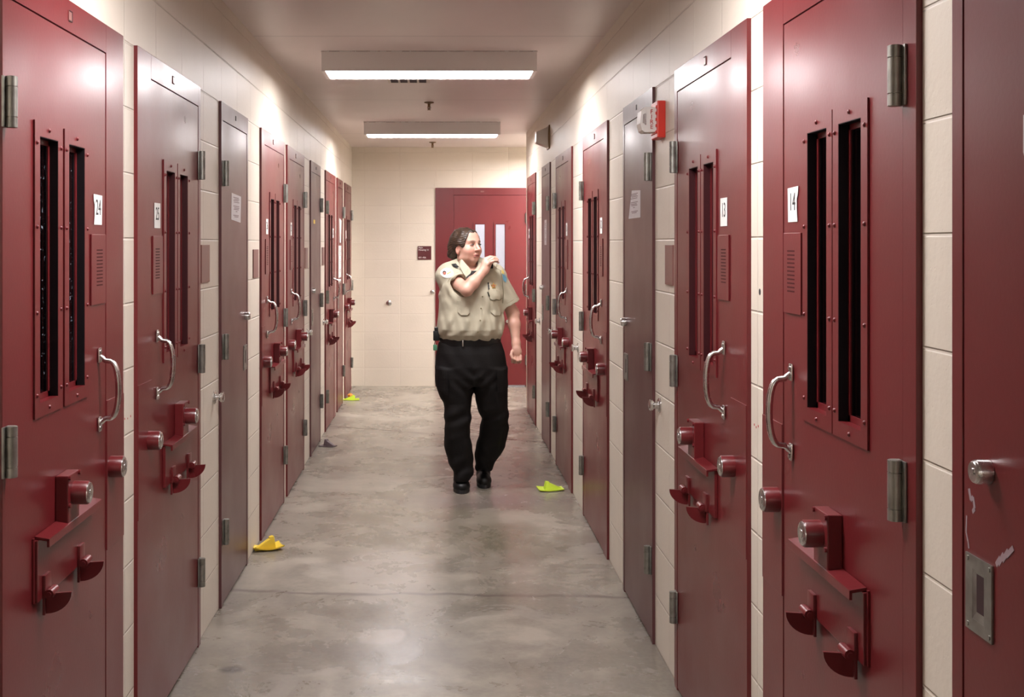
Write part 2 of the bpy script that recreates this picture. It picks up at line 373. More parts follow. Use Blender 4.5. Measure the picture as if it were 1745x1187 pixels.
# ------------------------------------------------------------------ light fixtures
def fixture(yc, label, xc=-0.045, ln=1.22, wd=.335, lens='lens'):
    t = empty('ceiling_light', (xc, yc, CEIL - .115)); tag(t, label, 'ceiling light', 'surface ceiling lights along the corridor')
    z0 = CEIL - .115; x0, x1, y0, y1 = xc - ln / 2, xc + ln / 2, yc - wd / 2, yc + wd / 2
    bm = bmesh.new(); e = .022
    box(bm, x0, x1, y0, y0 + .006, z0, CEIL - .004, .002); box(bm, x0, x1, y1 - .006, y1, z0, CEIL - .004, .002)
    box(bm, x0, x0 + e, y0 + .006, y1 - .006, z0, CEIL - .004); box(bm, x1 - e, x1, y0 + .006, y1 - .006, z0, CEIL - .004)
    box(bm, x0 + e, x1 - e, y0 + .006, y1 - .006, CEIL - .03, CEIL - .004)
    obj('housing', bm, M['fixture'], t)
    bm = bmesh.new(); box(bm, x0 - .002, x1 + .002, y0 - .002, y1 + .002, CEIL - .006, CEIL)
    obj('mounting_flange', bm, M['chrome'], t)
    bm = bmesh.new(); box(bm, x0 + e + .003, x1 - e - .003, y0 + .009, y1 - .009, z0 + .004, z0 + .012)
    obj('lens', bm, M[lens], t, label='bright white lens')
    return t
fixture(10.66, 'smaller looking ceiling light, the farther of the two in view, near the end wall')
fixture(6.80, 'wide ceiling light, the nearer of the two in view')
fixture(2.95, 'ceiling light over the nearest numbered doors, above the picture edge')
fixture(-4.75, 'ceiling light at the back of the corridor')
t = fixture(12.4, 'unseen ceiling light added in the side passage to brighten the end wall', xc=1.66, lens='lens_bright')  # unseen fixture added past the corner, extra strong to brighten the end wall
t = fixture(14.7, 'ceiling light in the bright room behind the end door', xc=.6)

def sprinkler(x, y, label):
    t = empty('fire_sprinkler', (x, y, CEIL)); tag(t, label, 'sprinkler', 'ceiling sprinklers')
    bm = bmesh.new(); tube(bm, [(x, y, CEIL), (x, y, CEIL - .006), (x, y, CEIL - .012)], [.038, .036, .016], 20); obj('escutcheon', bm, M['brass'], t, smooth=True)
    bm = bmesh.new(); tube(bm, [(x, y, CEIL - .01), (x, y, CEIL - .03), (x, y, CEIL - .035), (x, y, CEIL - .055)], [.012, .010, .006, .005], 12)
    for s in (-1, 1): tube(bm, [(x + s * .008, y, CEIL - .028), (x + s * .012, y, CEIL - .045), (x + s * .003, y, CEIL - .058)], .0025, 6)
    obj('nozzle', bm, M['brass'], t, smooth=True)
    bm = bmesh.new(); tube(bm, [(x, y, CEIL - .058), (x, y, CEIL - .061)], .014, 16); obj('deflector', bm, M['brass'], t)
sprinkler(-.063, 9.05, 'small brass fire sprinkler on the ceiling between the two lights')
sprinkler(-.050, 12.60, 'brass fire sprinkler on the ceiling near the end wall, past both lights')
t = empty('ceiling_vent', (-.19, 7.78, CEIL)); tag(t, 'small slotted vent on the ceiling, just behind the nearer light', 'vent')
bm = bmesh.new(); box(bm, -.33, -.05, 7.62, 7.95, CEIL - .004, CEIL, .001); obj('vent_plate', bm, M['cream'], t)
for k in range(4):
    bm = bmesh.new(); box(bm, -.31 + k * .063, -.262 + k * .063, 7.66, 7.91, CEIL - .006, CEIL - .0038); obj('vent_slot', bm, M['darkslot'], t)

# ------------------------------------------------------------------ door hardware
class Loc:
    """local frame of a door: s from the latch seam to the hinge, z up, p out of the door face"""
    def __init__(S, face, nx, y0, a, flat=False):
        S.face, S.nx, S.y0, S.a, S.flat = face, nx, y0, a, flat
    def __call__(S, s, z, p):
        if S.flat: return Vector((S.y0 + S.a * s, S.face - p, z))
        return Vector((S.face + S.nx * p, S.y0 + S.a * s, z))
    def box(S, bm, s0, s1, z0, z1, p0, p1, bev=0.0):
        hexa(bm, [S(s0, z0, p0), S(s1, z0, p0), S(s1, z0, p1), S(s0, z0, p1), S(s0, z1, p0), S(s1, z1, p0), S(s1, z1, p1), S(s0, z1, p1)], bev)
    def dirs(S):
        """reading direction seen from the corridor"""
        if S.flat: return Vector((1, 0, 0))
        return Vector((0, S.nx, 0)) * 1.0 if False else (Vector((0, -1, 0)) if S.nx < 0 else Vector((0, 1, 0)))

def hinge(F, t, s, z, m=None, w=.030):
    bm = bmesh.new(); h = .056
    r = .0135
    F.box(bm, s - .012, s + .026, z - h, z + h, .0005, .005, .001)
    zs = [z - h, z - h * .62, z - h * .58, z + h * .58, z + h * .62, z + h]
    for a, b in ((0, 1), (2, 3), (4, 5)):
        tube(bm, [F(s + .003, zs[a], .014), F(s + .003, zs[b], .014)], r, 14)
    tube(bm, [F(s + .003, z - h - .001, .014), F(s + .003, z + h + .001, .014)], r * .8, 12)
    obj('hinge', bm, m or M['steel'], t, smooth=True)

def pull_handle(F, t, s, z0, z1, proj=.056):
    bm = bmesh.new(); pts = []
    n = 14
    pts.append(F(s, z0 - .006, .005)); pts.append(F(s, z0, .012))
    for k in range(n + 1):
        q = math.pi * (k / n); z = (z0 + z1) / 2 - math.cos(q) * (z1 - z0) / 2 * .93; p = .018 + (proj - .018) * (math.sin(q) ** .55)
        pts.append(F(s, z, p))
    pts.append(F(s, z1, .012)); pts.append(F(s, z1 + .006, .005))
    m = len(pts); rs = [.0065 + .0022 * math.sin(math.pi * i / (m - 1)) for i in range(m)]
    tube(bm, pts, rs, 12, up=(0, 1, 0) if not F.flat else (1, 0, 0))
    for zc, d in ((z0, -1), (z1, 1)):
        F.box(bm, s - .012, s + .012, min(zc + d * .030, zc - d * .012), max(zc + d * .030, zc - d * .012), .0005, .006, .003)
        tube(bm, [F(s, zc + d * .019, .005), F(s, zc + d * .019, .009)], .0055, 10)
    obj('pull_handle', bm, M['chrome'], t, smooth=True)

def lock_cyl(F, t, s, z, p0, p1, r, body='maroon', name='lock_cylinder'):
    bm = bmesh.new(); tube(bm, [F(s, z, p0), F(s, z, p1 - .003), F(s, z, p1)], [r, r, r * .94], 24); b = obj(name, bm, M[body], t, smooth=True)
    bm = bmesh.new(); tube(bm, [F(s, z, p1 - .001), F(s, z, p1 + .0025), F(s, z, p1 + .004)], [r * .90, r * .88, r * .80], 24)
    tube(bm, [F(s, z, p1 + .004), F(s, z, p1 + .0055)], r * .32, 14)
    obj('cylinder_face', bm, M['chrome'], b, smooth=True, label='steel key face')
    return b

def slot_latch(F, t, s, z, body):
    bm = bmesh.new()
    # backing tab parallel to the door, then the arm plate and the fan-shaped thumb plate standing out from it
    F.box(bm, s - .024, s + .020, z - .008, z + .048, .006, .017, .002)
    F.box(bm, s - .022, s + .012, z - .05, z + .010, .006, .013, .002)
    tube(bm, [F(s - .022, z + .004, .026), F(s + .024, z + .004, .026)], .0115, 14)
    tube(bm, [F(s - .024, z + .004, .026), F(s + .027, z + .004, .026)], .006, 10)
    out = [F(s - .004, z, .010), F(s - .004, z + .004, .074)]
    for k in range(1, 10):
        q = math.radians(2 + 88 * k / 9.0)
        out.append(F(s - .004, z + .004 - math.sin(q) * .052, .012 + math.cos(q) * .062))
    prism(bm, out, F(.008, 0, 0) - F(0, 0, 0))
    obj('slot_latch', bm, body, t, smooth=True)

def window_unit(F, t, c, Z0, Z1, body, glass, near, half=.103, oh=.067):
    bm = bmesh.new(); zi0, zi1 = Z0 + .034, Z1 - .036
    for (a, b, z0, z1) in ((c - half, c - oh, Z0, Z1), (c + oh, c + half, Z0, Z1), (c - oh, c + oh, Z0, zi0), (c - oh, c + oh, zi1, Z1)):
        F.box(bm, a, b, z0, z1, -.001, .0030)
    i = .014
    for (a, b, z0, z1) in ((c - oh, c - oh + i, zi0, zi1), (c + oh - i, c + oh, zi0, zi1), (c - oh, c + oh, zi0, zi0 + i), (c - oh, c + oh, zi1 - i, zi1)):
        F.box(bm, a, b, z0, z1, -.023, -.018)
    if not near:
        for z in (Z0 + .054, Z0 + .25, Z0 + .455, Z1 - .053):
            for s in (c - half + .014, c + half - .014): tube(bm, [F(s, z, .0025), F(s, z, .0065)], .006, 6)
    fr = obj('window_frame', bm, body, t)
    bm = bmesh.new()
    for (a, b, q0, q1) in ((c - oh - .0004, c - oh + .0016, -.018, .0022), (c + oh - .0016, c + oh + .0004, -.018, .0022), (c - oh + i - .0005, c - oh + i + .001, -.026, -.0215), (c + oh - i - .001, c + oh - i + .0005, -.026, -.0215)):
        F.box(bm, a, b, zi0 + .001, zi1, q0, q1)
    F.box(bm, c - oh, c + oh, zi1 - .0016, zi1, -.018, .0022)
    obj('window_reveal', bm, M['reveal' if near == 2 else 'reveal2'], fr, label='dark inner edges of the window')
    bm = bmesh.new(); F.box(bm, c - oh + .004, c + oh - .004, zi0 + .004, zi1 - .004, -.029, -.025)
    obj('glass_pane', bm, glass, fr)
    if near:
        for (s, z) in [(c + d * (half - .014), z) for z in (Z0 + .054, Z0 + .25, Z0 + .455, Z1 - .053) for d in (-1, 1)] + [(c, Z1 - .017), (c, Z0 + .016)]:
            bm = bmesh.new(); tube(bm, [F(s, z, .0025), F(s, z, .0055), F(s, z, .0075)], [.0055, .0048, .0022], 10)
            obj('screw', bm, body, fr, smooth=True)
    return fr

def frame_and_leaf(F, t, S, jl, jh, body, openings, ztop=2.155, z0=.010):
    bm = bmesh.new()
    F.box(bm, -jl, -.0035, 0, HEAD, -.11, 0, .0012)
    F.box(bm, S + .0035, S + jh, 0, HEAD, -.11, 0, .0012)
    F.box(bm, -.0036, S + .0036, ztop + .0035, HEAD, -.11, 0, .0012)
    F.box(bm, -.012, .012, 0, ztop + .012, -.075, -.049); F.box(bm, S - .012, S + .012, 0, ztop + .012, -.075, -.049); F.box(bm, .012, S - .012, ztop - .012, ztop + .012, -.075, -.049)
    fr = obj('door_frame', bm, body, t)
    bm = bmesh.new()
    P0, P1 = -.047, -.0015
    if openings:
        zi0, zi1 = openings[0][2], openings[0][3]
        F.box(bm, 0, S, z0, zi0, P0, P1); F.box(bm, 0, S, zi1, ztop, P0, P1)
        e = 0.0
        for (a, b, _, _) in openings:
            F.box(bm, e, a, zi0, zi1, P0, P1); e = b
        F.box(bm, e, S, zi0, zi1, P0, P1)
    else: F.box(bm, 0, S, z0, ztop, P0, P1, .001)
    bmesh.ops.remove_doubles(bm, verts=bm.verts[:], dist=1e-5)
    return obj('door_leaf', bm, body, t)

def number_card(F, t, s0, s1, z0, z1, num, torn):
    F2 = F
    bm = bmesh.new(); p = .0008
    mid = (s0 + s1) / 2
    if torn: o = [(s1, z1), (s1 - .004, z1 - .020), (s1 - .012, z1 - .03), (s1 - .011, z1 - .062), (s1 - .006, z0), (s0 + .002, z0), (s0, z1 - .03), (s0 - .002, z1 - .002)]
    else: o = [(s1, z1), (s1, z0), (s0, z0), (s0, z1)]
    prism(bm, [F(s, z, 0) for s, z in o], F(0, 0, p) - F(0, 0, 0))
    c = obj('number_card', bm, M['paper'], t, label='white paper card' + (' reading ' + num if num else ''))
    if num:
        text('numeral', num, F(mid + (-.004 if torn else 0), (z0 + z1) / 2 + .004, p), F.dirs(), (0, 0, 1), .062, M['ink'], c, depth=.0003, sx=.80)
    return c

def cell_door(d):
    side = d['side']; yl, ysl, ysh, yh = d['y']; a = 1 if yh > yl else -1
    face = XL if side < 0 else XR; F = Loc(face, -side, ysl, a); S = abs(ysh - ysl); k = S / .756
    t = empty('door_%d' % d['n'], (face, (yl + yh) / 2, 0)); tag(t, d['label'], 'door', 'numbered maroon cell doors', 'structure')
    body = M[d['shade']]; jl = abs(ysl - yl); jh = abs(yh - ysh); near = d['near']
    c1, c2 = .268 * k, .482 * k
    Z0, Z1 = 1.195, 1.903
    leaf = frame_and_leaf(F, t, S, jl, jh, body, [(c1 - .067, c1 + .067, Z0 + .034, Z1 - .036), (c2 - .067, c2 + .067, Z0 + .034, Z1 - .036)])
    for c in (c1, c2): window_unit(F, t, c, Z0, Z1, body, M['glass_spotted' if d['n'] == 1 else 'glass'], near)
    # speaker grille plate with louvres
    bm = bmesh.new(); g0, g1 = .012, .150
    F.box(bm, g0, g1, 1.440, 1.636, -.001, .0035, .001)
    gr = obj('speaker_plate', bm, body, t)
    for i in range(11):
        z = 1.4925 + i * .0098; bm = bmesh.new()
        F.box(bm, .044, .102, z - .0004, z + .0034, .0030, .0038)
        obj('louvre_slot', bm, M['slotred'], gr)
    if d['num'] is not None: number_card(F, t, .040, .122, 1.663, 1.748, d['num'], d['num'] in ('14', '24'))
    pull_handle(F, t, .072, 1.112, 1.288)
    lock_cyl(F, t, -.042, .962, -.001, .040, .0315)
    bm = bmesh.new(); F.box(bm, -jl + .002, -.006, .728, 1.158, -.001, .0022, .0008); obj('lock_pocket_cover', bm, body, t)
    # food slot: ledge, flap, lock box and two latches
    o = .0
    bm = bmesh.new(); hexa(bm, [F(.155 * k, .911, 0), F(.575 * k, .911, 0), F(.575 * k, .905, .034), F(.155 * k, .905, .034),
                                F(.155 * k, .918, 0), F(.575 * k, .918, 0), F(.575 * k, .912, .035), F(.155 * k, .912, .035)], .0012)
    F.box(bm, .155 * k, .575 * k, .892, .911, .029, .035, .001)
    obj('slot_ledge', bm, body, t)
    bm = bmesh.new(); F.box(bm, .160 * k, .582 * k, .762, .909, -.001, .009, .0015)
    F.box(bm, .582 * k, .590 * k, .762, .915, -.001, .003)
    obj('food_slot_flap', bm, body, t)
    bx = .384 * k
    bm = bmesh.new(); F.box(bm, bx - .046, bx + .046, .900, 1.030, -.001, .032, .003)
    for ds in (-.040, .040):
        for z in (.955, 1.024): tube(bm, [F(bx + ds, z, .031), F(bx + ds, z, .037)], .006, 8)
    lb = obj('slot_lock_box', bm, body, t, smooth=False)
    lock_cyl(F, lb, bx, .980, .031, .070, .0295)
    for s in (.268 * k, .530 * k): slot_latch(F, t, s, .770, body)
    for z in (1.922, 1.152, .300): hinge(F, t, S, z)
    # small tag on the frame head
    bm = bmesh.new(); sc = S * .42
    F.box(bm, sc - .014, sc + .014, 2.185, 2.213, -.001, .002, .0005); tg = obj('head_tag', bm, M['plate'], t)
    bm = bmesh.new()
    for q in ((-.014, -.011, 2.185, 2.213), (-.014, .012, 2.210, 2.213), (-.014, .012, 2.185, 2.188)): F.box(bm, sc + q[0], sc + q[1], q[2], q[3], .002, .0028)
    obj('tag_rim', bm, M['darkslot'], tg)
    return t, F, S
for d in CELLS: cell_door(d)

def recessed_pull(F, t, s, z, w=.045, h=.061):
    bm = bmesh.new()
    for q in ((s - w, s - .020, z - h, z + h), (s + .020, s + w, z - h, z + h), (s - .020, s + .020, z - h, z - .040), (s - .020, s + .020, z + .040, z + h)):
        F.box(bm, *q, -.001, .0022)
    # sloped cup
    bmv = [F(s - .020, z - .040, .002), F(s + .020, z - .040, .002), F(s + .020, z + .040, .002), F(s - .020, z + .040, .002),
           F(s - .008, z - .026, .0003), F(s + .016, z - .026, .0003), F(s + .016, z + .034, .0003), F(s - .008, z + .034, .0003)]
    v = [bm.verts.new(p) for p in bmv]
    for q in ((0, 1, 5, 4), (1, 2, 6, 5), (2, 3, 7, 6), (3, 0, 4, 7)): bm.faces.new([v[i] for i in q])
    for ds in (-1, 1):
        for dz in (-1, 1): tube(bm, [F(s + ds * (w - .008), z + dz * (h - .008), .002), F(s + ds * (w - .008), z + dz * (h - .008), .0035)], .004, 10)
    pl = obj('recessed_pull', bm, M['steel'], t)
    bm = bmesh.new(); F.box(bm, s - .0085, s + .0165, z - .0265, z + .0345, -.0005, .0006); obj('pull_cup', bm, M['darkslot'], pl)

def plain_door(d):
    side = d['side']; ya, yb = d['y']; face = XL if side < 0 else XR; j = .042
    hn = d['hinge'] == 'near'
    if hn: yl, yh, a = yb, ya, -1
    else: yl, yh, a = ya, yb, 1
    F = Loc(face, -side, yl + a * j, a); S = abs(yb - ya) - 2 * j
    t = empty('door_%d' % d['n'], (face, (ya + yb) / 2, 0)); tag(t, d['label'], 'door', 'plain doors between the cells', 'structure')
    body = M['maroon'] if d['n'] in (10, 8) else M['brown']
    frame_and_leaf(F, t, S, j, j, body, None)
    for z in (1.922, 1.152, .330): hinge(F, t, S, z)
    lock_cyl(F, t, .088 if d['n'] == 10 else .05, 1.252, -.001, .021, .0195, body='chrome', name='deadbolt')
    recessed_pull(F, t, .058 if d['n'] == 10 else .05, 1.047)
    bm = bmesh.new(); F.box(bm, S * .5 - .010, S * .5 + .010, 2.19, 2.212, -.001, .002, .0005); obj('head_tag', bm, M['darkslot'], t)
    if d['n'] == 10:
        bm = bmesh.new()
        def ps(x, y):
            Y = XR * FPX / (x - VX); return F.a * (Y - F.y0), CAMZ - (y - VY) * Y / FPX
        for w_, path in ((.0035, ((1650, 832), (1653, 852), (1657, 846), (1660, 866), (1656, 872))), (.0022, ((1646, 878), (1645, 905), (1649, 925), (1650, 934))),
                         (.0042, ((1696, 962), (1703, 950), (1700, 961), (1709, 944), (1707, 955), (1717, 938), (1714, 947), (1726, 933)))):
            q = [ps(*a_) for a_ in path]
            for n_, ((s0, z0), (s1, z1)) in enumerate(zip(q, q[1:])):
                dx, dz = s1 - s0, z1 - z0; l = math.hypot(dx, dz) or 1; ux, uz = -dz / l * w_, dx / l * w_
                prism(bm, [F(s0 - ux, z0 - uz, 0), F(s1 - ux, z1 - uz, 0), F(s1 + ux, z1 + uz, 0), F(s0 + ux, z0 + uz, 0)], F(0, 0, .0003 + .00015 * n_) - F(0, 0, 0))
        bmesh.ops.translate(bm, verts=bm.verts[:], vec=F(0, 0, -.0015) - F(0, 0, 0))
        obj('paint_scrape', bm, M['scuff'], t, label='pale scraped paint')
    return t, F, S
for d in PLAIN: plain_door(d)

# end door (in the end wall, facing the camera)
FE = Loc(YEND - .010, 0, .190, 1, flat=True)
t = empty('door_18', (.5, YEND, 0)); tag(t, 'wide maroon door in the end wall behind the officer, two white lit narrow windows', 'door', kind='structure')
frame_and_leaf(FE, t, .815, .210, .045, M['maroon'], [(.234, .353, 1.20, 1.835), (.464, .580, 1.20, 1.835)], z0=.016)
M['clear'] = mat('clear_glass', (0.9, 0.92, 0.95), 0.25, trans=1.0)
for a, b in ((.234, .353), (.464, .580)):
    bm = bmesh.new()
    for q in ((a - .016, a + .004, 1.184, 1.851), (b - .004, b + .016, 1.184, 1.851), (a, b, 1.184, 1.204), (a, b, 1.831, 1.851)): FE.box(bm, *q, -.02, .008, .001)
    wf = obj('window_frame', bm, M['maroon'], t)
    bm = bmesh.new()
    for q in ((a + .004, a + .008, 1.204, 1.831), (b - .008, b - .004, 1.204, 1.831), (a + .004, b - .004, 1.204, 1.208), (a + .004, b - .004, 1.827, 1.831)): FE.box(bm, *q, -.02, .002)
    obj('window_gasket', bm, M['ink'], wf)
    bm = bmesh.new(); FE.box(bm, a + .005, b - .005, 1.205, 1.830, -.030, -.025); obj('glass_pane', bm, M['clear'], wf)
for z in (1.90, 1.10, .30): hinge(FE, t, .815, z)
bm = bmesh.new(); FE.box(bm, .30, .34, 2.190, 2.206, -.001, .003); obj('head_tag', bm, M['plate'], t)
lock_cyl(FE, t, .60, .735, -.001, .02, .018, body='chrome', name='deadbolt')

# ------------------------------------------------------------------ things on the walls and doors
def notice(side, pts, lines, label, name='paper_notice', m='notice', group='paper notices on the doors'):
    """pts: outline as (y, z), on the door face"""
    face = XL if side < 0 else XR; nx = -side
    pts = [(y * (.9917 if side < 0 else .9886), z) for y, z in pts]; ys = [p[0] for p in pts]; zs = [p[1] for p in pts]
    o = face + nx * -.0015
    bm = bmesh.new(); prism(bm, [(o + nx * .0001, y, z) for y, z in pts], (nx * .0008, 0, 0))
    n = obj(name, bm, M[m], None, loc=(face, sum(ys) / len(ys), min(zs))); tag(n, label, 'notice', group)
    if lines:
        bm = bmesh.new(); y0, y1 = min(ys), max(ys); z0, z1 = min(zs), max(zs)
        for (a, b, q) in lines:
            yy0 = y0 + a * (y1 - y0); yy1 = y0 + b * (y1 - y0); z = z0 + q * (z1 - z0)
            x0, x1 = sorted((o + nx * .0009, o + nx * .0013)); box(bm, x0, x1, yy0, yy1, z - .0018, z + .0018)
        obj('printed_lines', bm, M['greyink'], n)
    return n
LN = [(.2, .75, .86), (.3, .8, .81), (.2, .72, .76), (.25, .8, .70), (.2, .8, .56), (.3, .8, .50), (.25, .75, .45), (.45, .6, .38), (.2, .75, .24), (.3, .7, .19)]
notice(-1, [(5.487, 1.846), (5.749, 1.838), (5.735, 1.711), (5.478, 1.722)], LN, 'faded white notice taped to the plain brown door on the left')
notice(1, [(5.060, 1.838), (5.280, 1.846), (5.370, 1.722), (5.060, 1.722)], LN, 'tilted grey notice with faded lines on the plain brown door below the fire alarm')
notice(1, [(9.40, 1.80), (9.58, 1.80), (9.58, 1.60), (9.40, 1.60)], LN, 'tall pale notice on the narrow brown door before the last right cell door')
notice(-1, [(11.52, 1.86), (11.80, 1.84), (11.70, 1.62), (11.58, 1.62)], None, 'white torn notice high on the plain reddish door near the end wall', m='paper')
notice(-1, [(11.45, 1.59), (11.75, 1.59), (11.75, 1.28), (11.45, 1.28)], LN, 'long white paper below the torn notice on the plain reddish door', m='paper')
notice(1, [(1.500, 1.805), (1.7535, 1.800), (1.7540, 1.745), (1.748, 1.734), (1.500, 1.734)], None, 'white paper at the right picture edge on the dark maroon door')
notice(-1, [(9.12, 1.795), (9.24, 1.795), (9.24, 1.765), (9.12, 1.765)], None, 'small yellow sticker on the second plain brown door on the left', name='door_sticker', m='yellow')

def wall_plate(side, y0, y1, z0, z1, label):
    nx = -side; w_ = WL if side < 0 else WR; bm = bmesh.new(); x0, x1 = sorted((w_, w_ + nx * .006)); box(bm, x0, x1, y0, y1, z0, z1, .001)
    tag(obj('wall_plate', bm, M['plate'], None, loc=(w_, (y0 + y1) / 2, z0)), label, 'wall plate', 'small maroon plates beside the doors')
wall_plate(-1, 4.776, 4.945, 1.450, 1.605, 'small dull maroon plate on the left blocks after the door numbered 25')
wall_plate(-1, 6.130, 6.295, 1.430, 1.580, 'small maroon plate on the left blocks just before the yellow wedge door')
wall_plate(-1, 8.530, 8.690, 1.430, 1.580, 'small maroon plate on the left sliver of blocks before the second plain brown door')
wall_plate(-1, 9.800, 9.970, 1.430, 1.580, 'small maroon plate on the left blocks after the second plain brown door')
wall_plate(1, 4.345, 4.490, 1.455, 1.605, 'small maroon plate on the right blocks under the fire alarm')

def wall_stop(pos, n, r, label):
    pos = Vector(pos); n = Vector(n); t = empty('door_stop', pos); tag(t, label, 'door stop', 'round metal door stops on the walls')
    bm = bmesh.new(); tube(bm, [pos, pos + n * .004, pos + n * .008], [r, r, r * .8], 20); obj('stop_base', bm, M['chrome'], t, smooth=True)
    bm = bmesh.new(); tube(bm, [pos + n * .008, pos + n * .024, pos + n * .030, pos + n * .040, pos + n * .044], [r * .45, r * .45, r * .72, r * .75, r * .5], 18); obj('stop_knob', bm, M['chrome'], t, smooth=True)
wall_stop((WL, 5.070, .947), (1, 0, 0), .030, 'round metal door stop on the left blocks before the plain brown door')
wall_stop((WL, 8.660, .955), (1, 0, 0), .030, 'round metal door stop on the left blocks before the second plain brown door')
wall_stop((WL, 9.900, .950), (1, 0, 0), .030, 'round metal door stop on the left blocks after the second plain brown door')
wall_stop((WR, 4.620, .975), (-1, 0, 0), .030, 'round metal door stop on the right blocks below the fire alarm')
wall_stop((WR, 7.290, .964), (-1, 0, 0), .030, 'round metal door stop on the right blocks between two cell doors')
wall_stop((WR, 8.880, .948), (-1, 0, 0), .030, 'round metal door stop on the right just before the narrow brown door')
wall_stop((WR, 10.00, .950), (-1, 0, 0), .030, 'round metal door stop on the right blocks after the narrow brown door')
def wall_button(x, z, r, label):
    t = empty('wall_button', (x, YEND, z)); tag(t, label, 'wall fitting')
    bm = bmesh.new(); tube(bm, [(x, YEND, z), (x, YEND - .006, z), (x, YEND - .010, z)], [r, r, r * .75], 20); obj('button_ring', bm, M['chrome'], t, smooth=True)
    bm = bmesh.new(); tube(bm, [(x, YEND - .009, z), (x, YEND - .020, z), (x, YEND - .024, z)], [r * .5, r * .5, r * .3], 16); obj('button_core', bm, M['steel'], t, smooth=True)
wall_button(-.053, 1.067, .024, 'small round steel fitting on the end wall beside the end door')
wall_button(-.543, .941, .031, 'round grey fitting in the middle of the end wall blocks')

# sign on the end wall
t = empty('room_sign', (-.143, YEND, 1.430)); tag(t, 'small square dark maroon sign with white lettering left of the end door', 'sign')
bm = bmesh.new(); box(bm, -.220, -.066, YEND - .008, YEND, 1.430, 1.583, .0015); pn = obj('sign_panel', bm, M['sign'], t)
text('lettering', 'Main\nHousing 11', (-.212, YEND - .008, 1.552), (1, 0, 0), (0, 0, 1), .026, M['signtext'], pn, spacing=.95, align='LEFT')
text('lettering', '401-406', (-.212, YEND - .008, 1.453), (1, 0, 0), (0, 0, 1), .026, M['signtext'], pn, align='LEFT')

# fire alarm
t = empty('fire_alarm', (WR, 4.57, 2.02)); tag(t, 'red wall fire alarm with a white strobe reading FIRE', 'fire alarm')
bm = bmesh.new(); box(bm, .845, WR, 4.505, 4.635, 2.018, 2.160, .004)
for k in range(5): box(bm, .841, .846, 4.515, 4.625, 2.035 + k * .024, 2.046 + k * .024, .001)
obj('alarm_base', bm, M['red'], t)
bm = bmesh.new()
prism(bm, [(.845, 4.525, 2.042), (.845, 4.525, 2.136), (.800, 4.525, 2.137), (.787, 4.525, 2.122), (.783, 4.525, 2.075), (.790, 4.525, 2.048), (.800, 4.525, 2.040)], (0, .085, 0))
sb = obj('strobe', bm, M['strobe'], t)
bm = bmesh.new(); prism(bm, [(.806, 4.5240, 2.116), (.794, 4.5240, 2.108), (.792, 4.5240, 2.075), (.806, 4.5240, 2.066)], (0, .001, 0)); obj('strobe_window', bm, M['chrome'], sb)
for i, ch in enumerate('FIRE'):
    text('lettering', ch, (.8265, 4.5245, 2.118 - i * .0195), (1, 0, 0), (0, 0, 1), .0235, M['redink'], sb)

# wall horn high on the right
t = empty('wall_speaker', (WR, 9.22, 2.354)); tag(t, 'beige wedge shaped wall speaker high on the right wall', 'speaker')
bm = bmesh.new(); o = []
for k in range(9): q = (k / 8 - .5) * 2; o.append((WR - .012 + .006 * abs(q) ** 2 - .004, 9.12, 2.442 + q * .090))
prism(bm, o + [(WR, 9.12, 2.535), (WR, 9.12, 2.350)][::1], (0, .18, 0)); obj('back_plate', bm, M['brass'], t)
bm = bmesh.new(); hexa(bm, [(WR - .012, 9.13, 2.365), (WR - .012, 9.29, 2.365), (WR - .105, 9.27, 2.400), (WR - .105, 9.15, 2.400), (WR - .012, 9.13, 2.522), (WR - .012, 9.29, 2.522), (WR - .105, 9.27, 2.482), (WR - .105, 9.15, 2.482)], .003)
obj('horn_housing', bm, M['cream'], t)

# marks on the block walls
def marks(parent, side, pts, m, name):
    w_ = WL if side < 0 else WR; nx = -side; bm = bmesh.new()
    for (y, z, r) in pts: tube(bm, [(w_ + nx * -.0005, y, z), (w_ + nx * .0006, y, z)], r, 10)
    obj(name, bm, m, parent, label='small painted dots')
marks(wl, -1, [(3.620, 1.070, .0035), (3.655, 1.066, .003), (3.690, 1.068, .0035)], M['redink'], 'red_dots')
marks(wr, 1, [(3.205, 1.112, .0035), (3.225, 1.106, .0035), (3.245, 1.110, .0035)], M['redink'], 'red_dots')
marks(wr, 1, [(3.190, 1.479, .009)], M['ink'], 'black_spot')

